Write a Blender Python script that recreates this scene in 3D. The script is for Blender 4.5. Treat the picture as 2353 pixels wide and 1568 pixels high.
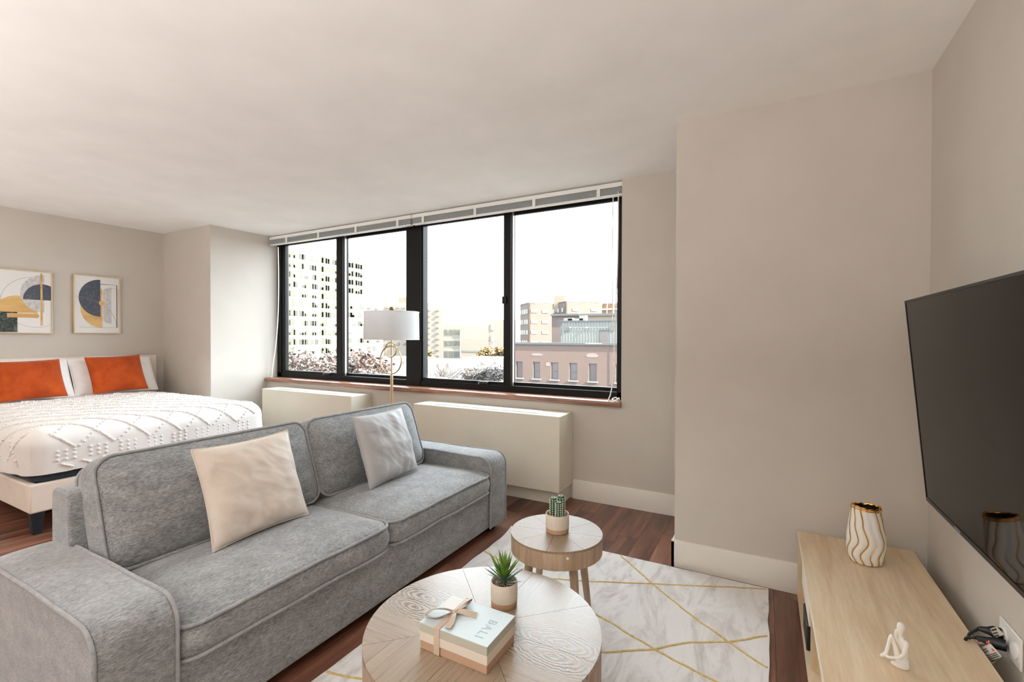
import bpy, bmesh, math, random
from math import sin, cos, pi, radians, sqrt
from mathutils import Vector, Matrix, noise

random.seed(7)
scene = bpy.context.scene
for o in list(bpy.data.objects):
    bpy.data.objects.remove(o)
COL = scene.collection

# ------------------------------------------------------------------ camera
CAM = Vector((0, 0, 1.35))
F, YAW, PIT, ROL = 1069.9, 0.496886, -0.0091226, 0.0021698
_d = Vector((-sin(YAW) * cos(PIT), cos(YAW) * cos(PIT), sin(PIT)))
_r0 = Vector((cos(YAW), sin(YAW), 0))
_u0 = _r0.cross(_d)
_r = cos(ROL) * _r0 + sin(ROL) * _u0
_u = -sin(ROL) * _r0 + cos(ROL) * _u0
cam_data = bpy.data.cameras.new('camera')
cam_data.sensor_width = 36
cam_data.lens = F / 2353 * 36
cam_data.clip_start = 0.02
cam_data.clip_end = 2000
cam = bpy.data.objects.new('camera', cam_data)
COL.objects.link(cam)
M = Matrix((_r, _u, -_d)).transposed().to_4x4()
M.translation = CAM
cam.matrix_world = M
scene.camera = cam

# ------------------------------------------------------------------ sky, sun, exposure
SKY = 10.5
world = bpy.data.worlds.new('sky')
scene.world = world
world.use_nodes = True
bg = world.node_tree.nodes['Background']
bg.inputs[0].default_value = (0.83, 0.925, 1.0, 1)
bg.inputs[1].default_value = SKY
sun_data = bpy.data.lights.new('sun', 'SUN')
sun_data.energy = 75.0
sun_data.angle = radians(1)
sun_data.color = (1, 0.93, 0.82)
sun = bpy.data.objects.new('sun', sun_data)
COL.objects.link(sun)
sun.rotation_euler = Vector((-0.80, 0.10, -0.55)).to_track_quat('-Z', 'Y').to_euler()
# the window opening guides the sampling of the sky (it gives off no light of its own)
por = bpy.data.lights.new('window_portal', 'AREA')
por.shape = 'RECTANGLE'
por.size, por.size_y = 4.5, 1.8
por.cycles.is_portal = True
po = bpy.data.objects.new('window_portal', por)
COL.objects.link(po)
po.location = (-3.24, 3.96, 1.70)
po.rotation_euler = Vector((0, -1, 0)).to_track_quat('-Z', 'Y').to_euler()
scene.view_settings.view_transform = 'Standard'
scene.view_settings.look = 'None'
scene.view_settings.gamma = 1
scene.view_settings.exposure = 0.12
scene.view_settings.use_curve_mapping = False
cy = scene.cycles
cy.max_bounces = 10
cy.diffuse_bounces = 6
cy.glossy_bounces = 4
cy.transparent_max_bounces = 12
cy.caustics_reflective = False
cy.caustics_refractive = False
cy.sample_clamp_indirect = 6
cy.use_denoising = True
try:
    cy.denoiser = 'OPENIMAGEDENOISE'
except Exception:
    pass

FILL_W = 98.0      # power of each fill light added behind the camera


# ------------------------------------------------------------------ pixel directions (2353 x 1568 frame)
def ray(x, y):
    return _d + (x - 1176.5) / F * _r - (y - 784) / F * _u


def onx(x, y, X):
    v = ray(x, y)
    return CAM + v * ((X - CAM.x) / v.x)


def ony(x, y, Y):
    v = ray(x, y)
    return CAM + v * ((Y - CAM.y) / v.y)


def onz(x, y, Z):
    v = ray(x, y)
    return CAM + v * ((Z - CAM.z) / v.z)


# ------------------------------------------------------------------ materials
def srgb(r, g, b):
    f = lambda c: (c / 255) / 12.92 if c / 255 <= 0.04045 else ((c / 255 + 0.055) / 1.055) ** 2.4
    return (f(r), f(g), f(b), 1)


class NT:
    def __init__(s, name):
        s.m = bpy.data.materials.new(name)
        s.m.use_nodes = True
        s.t = s.m.node_tree
        s.b = s.t.nodes['Principled BSDF']
        s.out = s.t.nodes['Material Output']

    def n(s, typ, **kw):
        nd = s.t.nodes.new(typ)
        for k, v in kw.items():
            setattr(nd, k, v)
        return nd

    def l(s, a, b):
        s.t.links.new(a, b)

    def coords(s, scale=(1, 1, 1), kind='Object', rand=0.0, rot=(0, 0, 0)):
        tc = s.n('ShaderNodeTexCoord')
        mp = s.n('ShaderNodeMapping')
        mp.inputs['Scale'].default_value = scale
        mp.inputs['Rotation'].default_value = rot
        s.l(tc.outputs[kind], mp.inputs['Vector'])
        if rand:
            oi = s.n('ShaderNodeObjectInfo')
            ml = s.n('ShaderNodeVectorMath', operation='SCALE')
            cx = s.n('ShaderNodeCombineXYZ')
            for k in range(3):
                mm = s.n('ShaderNodeMath', operation='MULTIPLY')
                mm.inputs[1].default_value = (1.0, 7.3, 3.1)[k]
                s.l(oi.outputs['Random'], mm.inputs[0])
                s.l(mm.outputs[0], cx.inputs[k])
            s.l(cx.outputs[0], ml.inputs[0])
            ml.inputs['Scale'].default_value = rand
            s.l(ml.outputs[0], mp.inputs['Location'])
        return mp.outputs[0]

    def noise(s, vec, scale, detail=3, rough=0.55, dist=0.0):
        nd = s.n('ShaderNodeTexNoise')
        nd.inputs['Scale'].default_value = scale
        nd.inputs['Detail'].default_value = detail
        nd.inputs['Roughness'].default_value = rough
        nd.inputs['Distortion'].default_value = dist
        s.l(vec, nd.inputs['Vector'])
        return nd.outputs['Fac']

    def ramp(s, fac, stops):
        nd = s.n('ShaderNodeValToRGB')
        e = nd.color_ramp.elements
        while len(e) < len(stops):
            e.new(0.5)
        for k, (p, c) in enumerate(stops):
            e[k].position = p
            e[k].color = c
        s.l(fac, nd.inputs[0])
        return nd.outputs[0]

    def mix(s, fac, a, b, mode='MIX'):
        nd = s.n('ShaderNodeMix', data_type='RGBA', blend_type=mode)
        for inp, v in ((nd.inputs['Factor'], fac), (nd.inputs[6], a), (nd.inputs[7], b)):
            if hasattr(v, 'links'):
                s.l(v, inp)
            else:
                inp.default_value = v
        return nd.outputs[2]

    def bump(s, h, strength=0.2, dist=0.01):
        nd = s.n('ShaderNodeBump')
        nd.inputs['Strength'].default_value = strength
        nd.inputs['Distance'].default_value = dist
        s.l(h, nd.inputs['Height'])
        s.l(nd.outputs[0], s.b.inputs['Normal'])

    def set(s, color=None, rough=None, metal=None, spec=None, coat=None, coat_rough=None, sheen=None, sheen_rough=None):
        for k, v in (('Base Color', color), ('Roughness', rough), ('Metallic', metal), ('Specular IOR Level', spec),
                     ('Coat Weight', coat), ('Coat Roughness', coat_rough), ('Sheen Weight', sheen), ('Sheen Roughness', sheen_rough)):
            if v is None:
                continue
            if hasattr(v, 'links'):
                s.l(v, s.b.inputs[k])
            else:
                s.b.inputs[k].default_value = v
        return s.m


def plain(name, c, rough=0.6, metal=0.0, spec=0.5, bump=None, coat=None):
    t = NT(name)
    v = t.coords()
    # a little tonal unevenness so that no surface is dead flat
    col = t.ramp(t.noise(v, 3.0, 4), [(0.3, (c[0] * 0.97, c[1] * 0.97, c[2] * 0.97, 1)), (0.7, (min(1, c[0] * 1.03), min(1, c[1] * 1.03), min(1, c[2] * 1.03), 1))])
    t.set(col, rough, metal, spec, coat)
    if bump:
        t.bump(t.noise(v, bump[0], 3), bump[1], bump[2])
    return t.m


def fabric(name, lo, hi, mott=9, weave=420, sheen=0.3, bump=0.25, stretch=(1, 1, 1), rough=0.9, heather=0.0):
    t = NT(name)
    v = t.coords(stretch)
    v2 = t.coords()
    big = t.noise(v, mott, 5, 0.65, 0.4)
    fine = t.noise(v2, weave, 2, 0.6)
    c = t.ramp(big, [(0.32, lo), (0.68, hi)])
    c = t.mix(0.35, c, t.ramp(fine, [(0.3, (0.25, 0.25, 0.25, 1)), (0.7, (1.0, 1.0, 1.0, 1))]), 'SOFT_LIGHT')
    if heather:
        hv = t.coords((1, .28, 1.1))
        hn = t.noise(hv, 190, 3, 0.7)
        c = t.mix(heather, c, t.ramp(hn, [(0.34, (0.12, 0.12, 0.12, 1)), (0.66, (0.95, 0.95, 0.95, 1))]), 'OVERLAY')
    t.set(c, rough, spec=0.25, sheen=sheen, sheen_rough=0.4)
    t.bump(fine, bump, 0.002)
    return t.m


def wood(name, dark, mid, light, axis='Y', scale=1.0, rough=0.4, coat=0.0, rand=0.0, tint=0.0, spec=0.5, bump=0.05):
    t = NT(name)
    st = {'X': (0.09, 1, 1), 'Y': (1, 0.09, 1), 'Z': (1, 1, 0.09)}[axis]
    v = t.coords(tuple(a * scale for a in st), rand=rand)
    a = t.noise(v, 9, 6, 0.6, 0.7)
    f = t.noise(v, 60, 3, 0.6)
    c = t.ramp(a, [(0.28, dark), (0.5, mid), (0.72, light)])
    c = t.mix(0.35, c, t.ramp(f, [(0.35, (0.3, 0.3, 0.3, 1)), (0.65, (0.75, 0.75, 0.75, 1))]), 'SOFT_LIGHT')
    if tint:
        oi = t.n('ShaderNodeObjectInfo')
        k = t.ramp(oi.outputs['Random'], [(0, (1 - tint, 1 - tint, 1 - tint, 1)), (1, (1 + tint, 1 + tint, 1 + tint, 1))])
        c = t.mix(1.0, c, k, 'MULTIPLY')
    t.set(c, rough, spec=spec, coat=coat, coat_rough=0.25)
    t.bump(f, bump, 0.003)
    return t.m


def veneer(name, dark, light, rough=0.35, spec=0.5, coat=0.10):
    """wedge veneer in radial (u, v) coordinates: nested growth rings that meet mirrored at the seams"""
    t = NT(name)
    tc = t.n('ShaderNodeTexCoord')
    sx = t.n('ShaderNodeSeparateXYZ')
    t.l(tc.outputs['UV'], sx.inputs[0])
    nz = t.n('ShaderNodeTexNoise')
    nz.inputs['Scale'].default_value = 7.0
    nz.inputs['Detail'].default_value = 4
    nj = t.n('ShaderNodeTexNoise')
    nj.inputs['Scale'].default_value = 45.0
    nj.inputs['Detail'].default_value = 3
    t.l(tc.outputs['UV'], nj.inputs['Vector'])
    t.l(tc.outputs['UV'], nz.inputs['Vector'])

    def m(op, a, b):
        nd = t.n('ShaderNodeMath', operation=op)
        for k, v in enumerate((a, b)):
            if v is None:
                continue
            if hasattr(v, 'links'):
                t.l(v, nd.inputs[k])
            else:
                nd.inputs[k].default_value = v
        return nd.outputs[0]
    a = m('MULTIPLY', m('SUBTRACT', sx.outputs[0], 0.255), 0.40)
    b = m('MULTIPLY', m('SUBTRACT', sx.outputs[1], 0.034), 1.05)
    d0 = m('SQRT', m('ADD', m('MULTIPLY', a, a), m('MULTIPLY', b, b)), None)
    d = m('ADD', m('ADD', d0, m('MULTIPLY', m('SUBTRACT', nz.outputs['Fac'], 0.5), 0.05)), m('MULTIPLY', m('SUBTRACT', nj.outputs['Fac'], 0.5), 0.014))
    w = m('MULTIPLY', d, 640.0)
    s_ = m('ADD', m('MULTIPLY', m('SINE', w, None), 0.5), 0.5)
    v = t.coords((0.022, 1, 1), 'UV')
    f = t.noise(v, 210, 4, 0.65, 0.3)
    f2 = t.noise(v, 60, 3, 0.6, 0.5)
    gr = m('ADD', m('MULTIPLY', f, 0.75), m('MULTIPLY', f2, 0.35))
    mk = t.ramp(d0, [(0.05, (1, 1, 1, 1)), (0.08, (0, 0, 0, 1))])
    cb = m('ADD', m('MULTIPLY', s_, 0.72), m('MULTIPLY', f, 0.28))
    mixf = t.mix(mk, gr, cb)
    c = t.ramp(mixf, [(0.18, dark), (0.5, tuple((dark[i] + light[i]) / 2 for i in range(3)) + (1,)), (0.82, light)])
    t.set(c, rough, spec=spec, coat=coat, coat_rough=0.35)
    rg = t.ramp(mixf, [(0.2, (rough - 0.04,) * 3 + (1,)), (0.8, (rough + 0.16,) * 3 + (1,))])
    t.l(rg, t.b.inputs['Roughness'])
    t.bump(mixf, 0.10, 0.002)
    return t.m


MT = {}
MT['wall'] = plain('wall_paint', srgb(201, 194, 185), 0.75, spec=0.3, bump=(160, 0.03, 0.002))
MT['ceiling'] = plain('ceiling_paint', srgb(247, 245, 242), 0.85, spec=0.2, bump=(120, 0.03, 0.002))
MT['base'] = plain('baseboard_paint', srgb(232, 228, 221), 0.4)
MT['radiator'] = plain('radiator_enamel', srgb(226, 220, 203), 0.42)
MT['grille'] = plain('grille_metal', srgb(225, 232, 238), 0.25, 0.0, 0.6)
MT['bronze'] = plain('dark_bronze_frame', srgb(11, 11, 10), 0.42, 0.0, 0.25)
MT['alu'] = plain('aluminium_track', srgb(170, 155, 148), 0.4, 0.6)
MT['white_plastic'] = plain('white_plastic', srgb(238, 237, 233), 0.4)
MT['slat'] = plain('blind_slat', srgb(208, 212, 212), 0.45)
MT['cord'] = plain('white_cord', srgb(238, 236, 230), 0.7)
MT['sofa'] = fabric('grey_chenille', srgb(116, 117, 118), srgb(142, 143, 144), 13, 420, 0.5, 0.5, (1, .7, 1.5), heather=0.45)
MT['piping'] = fabric('grey_piping', srgb(130, 131, 132), srgb(156, 156, 157), 30, 500, 0.35, 0.3)
MT['black'] = plain('black_paint', srgb(22, 22, 24), 0.45)
MT['beige_satin'] = fabric('beige_pillow_cloth', srgb(204, 191, 178), srgb(213, 201, 189), 4, 700, 0.2, 0.05, rough=0.55)
MT['grey_satin'] = fabric('grey_pillow_cloth', srgb(164, 163, 163), srgb(176, 175, 175), 4, 700, 0.2, 0.05, rough=0.5)
MT['orange'] = fabric('orange_velvet', srgb(150, 56, 14), srgb(184, 78, 26), 5, 500, 0.25, 0.1)
MT['white_cloth'] = fabric('white_cotton', srgb(238, 236, 233), srgb(246, 245, 243), 3, 500, 0.15, 0.06)
MT['coverlet'] = fabric('white_coverlet_cotton', srgb(236, 233, 230), srgb(244, 242, 240), 3, 450, 0.1, 0.12)
MT['mattress'] = fabric('dark_mattress_cloth', srgb(38, 44, 50), srgb(56, 63, 70), 50, 300, 0.1, 0.3)
MT['cream_fabric'] = fabric('cream_bed_linen', srgb(226, 213, 200), srgb(234, 222, 210), 6, 600, 0.15, 0.12)
MT['navy_leg'] = plain('dark_leg_paint', srgb(28, 38, 46), 0.4)
MT['floor'] = wood('dark_red_floor_plank', srgb(64, 40, 31), srgb(108, 70, 55), srgb(146, 104, 84), 'Y', 1.0, 0.36, rand=40, tint=0.22, spec=0.5)
MT['floor_base'] = plain('floor_underlay', srgb(50, 30, 24), 0.6)
MT['sill'] = wood('sill_wood', srgb(104, 68, 52), srgb(144, 102, 82), srgb(166, 124, 104), 'X', 1.6, 0.22)
MT['console'] = wood('pale_oak_laminate', srgb(202, 176, 142), srgb(219, 197, 165), srgb(228, 210, 182), 'Y', 1.3, 0.45)
MT['console_edge'] = plain('pale_edge_band', srgb(226, 214, 196), 0.5)
MT['console_dark'] = wood('pale_oak_side_laminate', srgb(202, 176, 142), srgb(219, 197, 165), srgb(228, 210, 182), 'Z', 1.3, 0.45)
MT['veneer'] = veneer('oak_wedge_veneer', srgb(96, 76, 57), srgb(168, 149, 127), 0.22)
MT['veneer_satin'] = veneer('satin_oak_wedge_veneer', srgb(96, 76, 57), srgb(168, 149, 127), 0.34, 0.25, 0.0)
MT['oak'] = wood('washed_oak', srgb(140, 116, 94), srgb(166, 142, 118), srgb(184, 162, 138), 'Z', 1.5, 0.5)
MT['gold'] = plain('brushed_gold', srgb(212, 186, 146), 0.3, 1.0)
MT['gold_bright'] = plain('polished_gold', srgb(222, 168, 84), 0.2, 1.0)
MT['brass_dark'] = plain('aged_brass', srgb(122, 92, 66), 0.3, 1.0)
MT['ceramic'] = plain('white_glaze', srgb(240, 239, 236), 0.28)
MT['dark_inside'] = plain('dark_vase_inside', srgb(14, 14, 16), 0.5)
MT['plaster'] = plain('white_plaster', srgb(240, 236, 230), 0.6, bump=(60, 0.1, 0.002))
MT['clay'] = plain('terracotta_clay', srgb(190, 152, 124), 0.7)
MT['pebble'] = plain('pebble', srgb(150, 120, 96), 0.7)
MT['soil'] = plain('dark_soil', srgb(52, 40, 32), 0.9)
MT['cactus'] = plain('cactus_skin', srgb(40, 84, 50), 0.55)
MT['spine'] = plain('cactus_spine', srgb(236, 236, 226), 0.8)
MT['ribbon'] = fabric('satin_ribbon', srgb(178, 160, 142), srgb(192, 174, 156), 6, 500, 0.3, 0.05, rough=0.35)
MT['box_teal'] = plain('pale_grey_green_card', srgb(198, 211, 214), 0.45)
MT['box_side'] = plain('sage_card', srgb(186, 186, 174), 0.6)
MT['box_cream'] = plain('cream_card', srgb(226, 217, 206), 0.6)
MT['box_tan'] = plain('tan_card', srgb(180, 148, 124), 0.6)
MT['box_print'] = plain('pale_blue_print', srgb(168, 188, 196), 0.5)
MT['tv_body'] = plain('tv_plastic', srgb(14, 14, 15), 0.35, spec=0.3)
MT['tv_screen'] = plain('tv_glass', srgb(5, 5, 5), 0.04, spec=0.10)
MT['silver'] = plain('silver_mark', srgb(200, 200, 204), 0.3, 0.8)
MT['rubber'] = plain('black_rubber', srgb(20, 24, 26), 0.45)
MT['paper'] = plain('paper_tag', srgb(220, 214, 206), 0.7)
MT['print_dark'] = plain('dark_print', srgb(70, 66, 64), 0.7)
MT['red'] = plain('red_print', srgb(200, 30, 34), 0.6)
MT['art_white'] = plain('canvas_white', srgb(228, 226, 223), 0.7)
MT['art_frame'] = plain('gilt_frame', srgb(206, 180, 142), 0.45, 0.3)
MT['art_line'] = plain('fine_print_line', srgb(150, 138, 124), 0.7)
MT['art_dark_line'] = plain('dark_print_line', srgb(66, 68, 80), 0.7)
MT['globe'] = plain('milk_glass', srgb(250, 246, 238), 0.4)


def marble(name, base, vein, vs=9, width=0.03, grain=None):
    t = NT(name)
    v = t.coords()
    a = t.noise(v, vs, 4, 0.6, 1.2)
    mm = t.n('ShaderNodeMath', operation='SUBTRACT')
    t.l(a, mm.inputs[0])
    mm.inputs[1].default_value = 0.5
    ab = t.n('ShaderNodeMath', operation='ABSOLUTE')
    t.l(mm.outputs[0], ab.inputs[0])
    c = t.ramp(ab.outputs[0], [(0.0, vein), (width, base)])
    if grain:
        c = t.mix(t.ramp(t.noise(v, grain, 4), [(0.45, (0, 0, 0, 1)), (0.75, (1, 1, 1, 1))]), c, vein)
    t.set(c, 0.6)
    return t.m


MT['art_navy'] = marble('navy_marble_print', srgb(70, 74, 88), srgb(112, 112, 122), 9, 0.012)
MT['art_green'] = marble('dark_green_marble_print', srgb(36, 46, 42), srgb(120, 124, 118), 11, 0.016)
MT['art_grey'] = marble('grey_stone_print', srgb(206, 203, 200), srgb(170, 168, 168), 14, 0.02, 40)


def gold_print():
    t = NT('gold_leaf_print')
    v = t.coords((1, 0.2, 1))
    c = t.ramp(t.noise(v, 9, 4), [(0.3, srgb(184, 138, 72)), (0.55, srgb(216, 176, 112)), (0.75, srgb(232, 206, 160))])
    t.set(c, 0.5)
    return t.m


MT['art_gold'] = gold_print()


def shade_cloth():
    t = NT('linen_lamp_shade')
    v = t.coords((1, 1, 1))
    f = t.noise(v, 300, 2)
    c = t.ramp(f, [(0.3, srgb(226, 226, 226)), (0.7, srgb(240, 240, 240))])
    t.set(c, 0.8, spec=0.2)
    tr = t.n('ShaderNodeBsdfTranslucent')
    t.l(c, tr.inputs['Color'])
    mx = t.n('ShaderNodeMixShader')
    mx.inputs[0].default_value = 0.35
    t.l(t.b.outputs[0], mx.inputs[1])
    t.l(tr.outputs[0], mx.inputs[2])
    t.l(mx.outputs[0], t.out.inputs[0])
    return t.m


MT['shade'] = shade_cloth()


def pane_glass():
    t = NT('window_glass')
    tp = t.n('ShaderNodeBsdfTransparent')
    tp.inputs[0].default_value = (0.96, 0.97, 0.965, 1)
    gl = t.n('ShaderNodeBsdfGlossy')
    gl.inputs['Roughness'].default_value = 0.01
    mx = t.n('ShaderNodeMixShader')
    mx.inputs[0].default_value = 0.03
    t.l(tp.outputs[0], mx.inputs[1])
    t.l(gl.outputs[0], mx.inputs[2])
    t.l(mx.outputs[0], t.out.inputs[0])
    return t.m


MT['glass'] = pane_glass()


def speckled():
    t = NT('speckled_ceramic')
    v = t.coords()
    c = t.ramp(t.noise(v, 260, 2, 0.7), [(0.29, srgb(120, 108, 96)), (0.34, srgb(222, 212, 198))])
    t.set(c, 0.55)
    return t.m


MT['speckled'] = speckled()


def leafmat(name, a, b):
    t = NT(name)
    v = t.coords()
    c = t.ramp(t.noise(v, 30, 3), [(0.3, a), (0.7, b)])
    t.set(c, 0.45)
    return t.m


MT['leaf'] = leafmat('succulent_leaf', srgb(60, 102, 46), srgb(126, 158, 62))
MT['leaf_dark'] = leafmat('succulent_outer_leaf', srgb(58, 92, 76), srgb(84, 118, 88))


def rugmat():
    t = NT('cream_marbled_rug_pile')
    v = t.coords((1, 1, 1), rot=(0, 0, 0.5))
    v2 = t.coords((2.4, 0.8, 1), rot=(0, 0, 0.7))
    a = t.noise(v2, 3.2, 7, 0.66, 1.5)
    b = t.noise(v, 1.6, 4, 0.6, 0.6)
    c = t.ramp(a, [(0.30, srgb(178, 170, 163)), (0.42, srgb(208, 203, 199)), (0.52, srgb(232, 229, 226)), (0.75, srgb(240, 239, 238))])
    c = t.mix(t.ramp(b, [(0.35, (0, 0, 0, 1)), (0.7, (0.6, 0.6, 0.6, 1))]), c, srgb(220, 216, 214))
    f = t.noise(v, 500, 2)
    c = t.mix(0.25, c, t.ramp(f, [(0.3, (0.3, 0.3, 0.3, 1)), (0.7, (0.8, 0.8, 0.8, 1))]), 'SOFT_LIGHT')
    t.set(c, 0.9, spec=0.2, sheen=0.3)
    t.bump(f, 0.5, 0.004)
    return t.m


MT['rug'] = rugmat()
MT['rug_gold'] = fabric('gold_rug_yarn', srgb(176, 148, 84), srgb(214, 190, 128), 60, 600, 0.3, 0.5)


def brickmat(name, c1, c2, mortar, sx=4.2, mottled=True):
    t = NT(name)
    v = t.coords((1, 1, 1))
    # facades stand in the x-z plane: swap the axes for the brick pattern
    sp = t.n('ShaderNodeSeparateXYZ')
    t.l(v, sp.inputs[0])
    ad = t.n('ShaderNodeMath', operation='ADD')
    t.l(sp.outputs[0], ad.inputs[0])
    t.l(sp.outputs[1], ad.inputs[1])
    cb = t.n('ShaderNodeCombineXYZ')
    t.l(ad.outputs[0], cb.inputs[0])
    t.l(sp.outputs[2], cb.inputs[1])
    bk = t.n('ShaderNodeTexBrick')
    bk.inputs['Scale'].default_value = sx
    bk.inputs['Color1'].default_value = c1
    bk.inputs['Color2'].default_value = c2
    bk.inputs['Mortar'].default_value = mortar
    bk.inputs['Mortar Size'].default_value = 0.015
    bk.inputs['Row Height'].default_value = 0.3
    bk.inputs['Brick Width'].default_value = 0.9
    t.l(cb.outputs[0], bk.inputs['Vector'])
    c = bk.outputs['Color']
    if mottled:
        st = t.n('ShaderNodeMapping')
        st.inputs['Scale'].default_value = (1, 1, 3)
        t.l(v, st.inputs[0])
        c = t.mix(t.ramp(t.noise(st.outputs[0], 2.2, 5, 0.7), [(0.58, (0, 0, 0, 1)), (0.75, (0.5, 0.5, 0.5, 1))]), c, (c1[0] * 0.45, c1[1] * 0.45, c1[2] * 0.45, 1))
    t.set(c, 0.85)
    return t.m


MT['ext_brick'] = brickmat('pinkish_brick', (0.0590, 0.0360, 0.0288, 1), (0.0677, 0.0425, 0.0338, 1), (0.0662, 0.0490, 0.0410, 1))
MT['ext_brick_dark'] = brickmat('brown_brick', (0.036, 0.022, 0.017, 1), (0.041, 0.026, 0.020, 1), (0.04, 0.027, 0.022, 1), 2.0, False)
MT['ext_brick_mid'] = brickmat('mauve_brick', (0.0475, 0.0317, 0.0288, 1), (0.0533, 0.0367, 0.0331, 1), (0.0504, 0.0374, 0.0331, 1), 3.0, False)
MT['ext_beige'] = plain('beige_facade', (0.1116, 0.0900, 0.0662, 1), 0.9)  # also carries the sunlit tone of the right brick block
MT['ext_white'] = plain('white_facade', (0.24, 0.235, 0.225, 1), 0.9)
MT['ext_cream'] = plain('cream_facade', (0.1292, 0.1122, 0.0918, 1), 0.9)
MT['ext_metal'] = plain('pale_metal_cladding', (0.0828, 0.0878, 0.0806, 1), 0.7)
MT['ext_grey'] = plain('grey_coping', (0.0300, 0.0307, 0.0338, 1), 0.7)
MT['ext_window'] = plain('far_window', (0.0900, 0.0922, 0.0806, 1), 0.5)  # tone of the shadow strip on the office block
MT['ext_window_pale'] = plain('pale_far_window', (0.1238, 0.1267, 0.1080, 1), 0.5)
MT['ext_window_dark'] = plain('dark_ribbon_window', (0.0360, 0.0416, 0.0368, 1), 0.5)
MT['tower_glass'] = plain('pale_green_tower_glass', (0.031, 0.033, 0.028, 1), 0.5, spec=0.2)
MT['tower_glass_dark'] = plain('grey_tower_glass', (0.021, 0.022, 0.020, 1), 0.5, spec=0.2)
MT['ext_frame'] = plain('dark_window_frame', (0.028, 0.03, 0.03, 1), 0.5)
MT['ext_pane'] = plain('dark_window_pane', (0.0400, 0.0240, 0.0240, 1), 0.25)
MT['ext_sill'] = plain('stone_sill', (0.0936, 0.0914, 0.0850, 1), 0.8)
MT['ext_door'] = plain('grey_roof_door', (0.0432, 0.0374, 0.0360, 1), 0.7)
MT['ext_orange'] = plain('orange_panel', (0.1120, 0.0595, 0.0245, 1), 0.8)
MT['ext_road'] = plain('pale_asphalt', (0.0512, 0.0496, 0.0480, 1), 0.9)
MT['ext_roof'] = plain('pale_roofing', (0.1100, 0.1075, 0.1050, 1), 0.9)
MT['fol_red'] = leafmat('reddish_foliage', (0.0248, 0.0149, 0.0138, 1), (0.0413, 0.0286, 0.0231, 1))
MT['fol_yellow'] = leafmat('yellow_foliage', (0.0672, 0.0420, 0.0084, 1), (0.0840, 0.0567, 0.0189, 1))
MT['fol_grey'] = leafmat('grey_twigs', (0.0330, 0.0286, 0.0264, 1), (0.0550, 0.0495, 0.0451, 1))
MT['bark'] = plain('bark', (0.0330, 0.0248, 0.0198, 1), 0.9)

# ------------------------------------------------------------------ building helpers
OFF = {}


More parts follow.
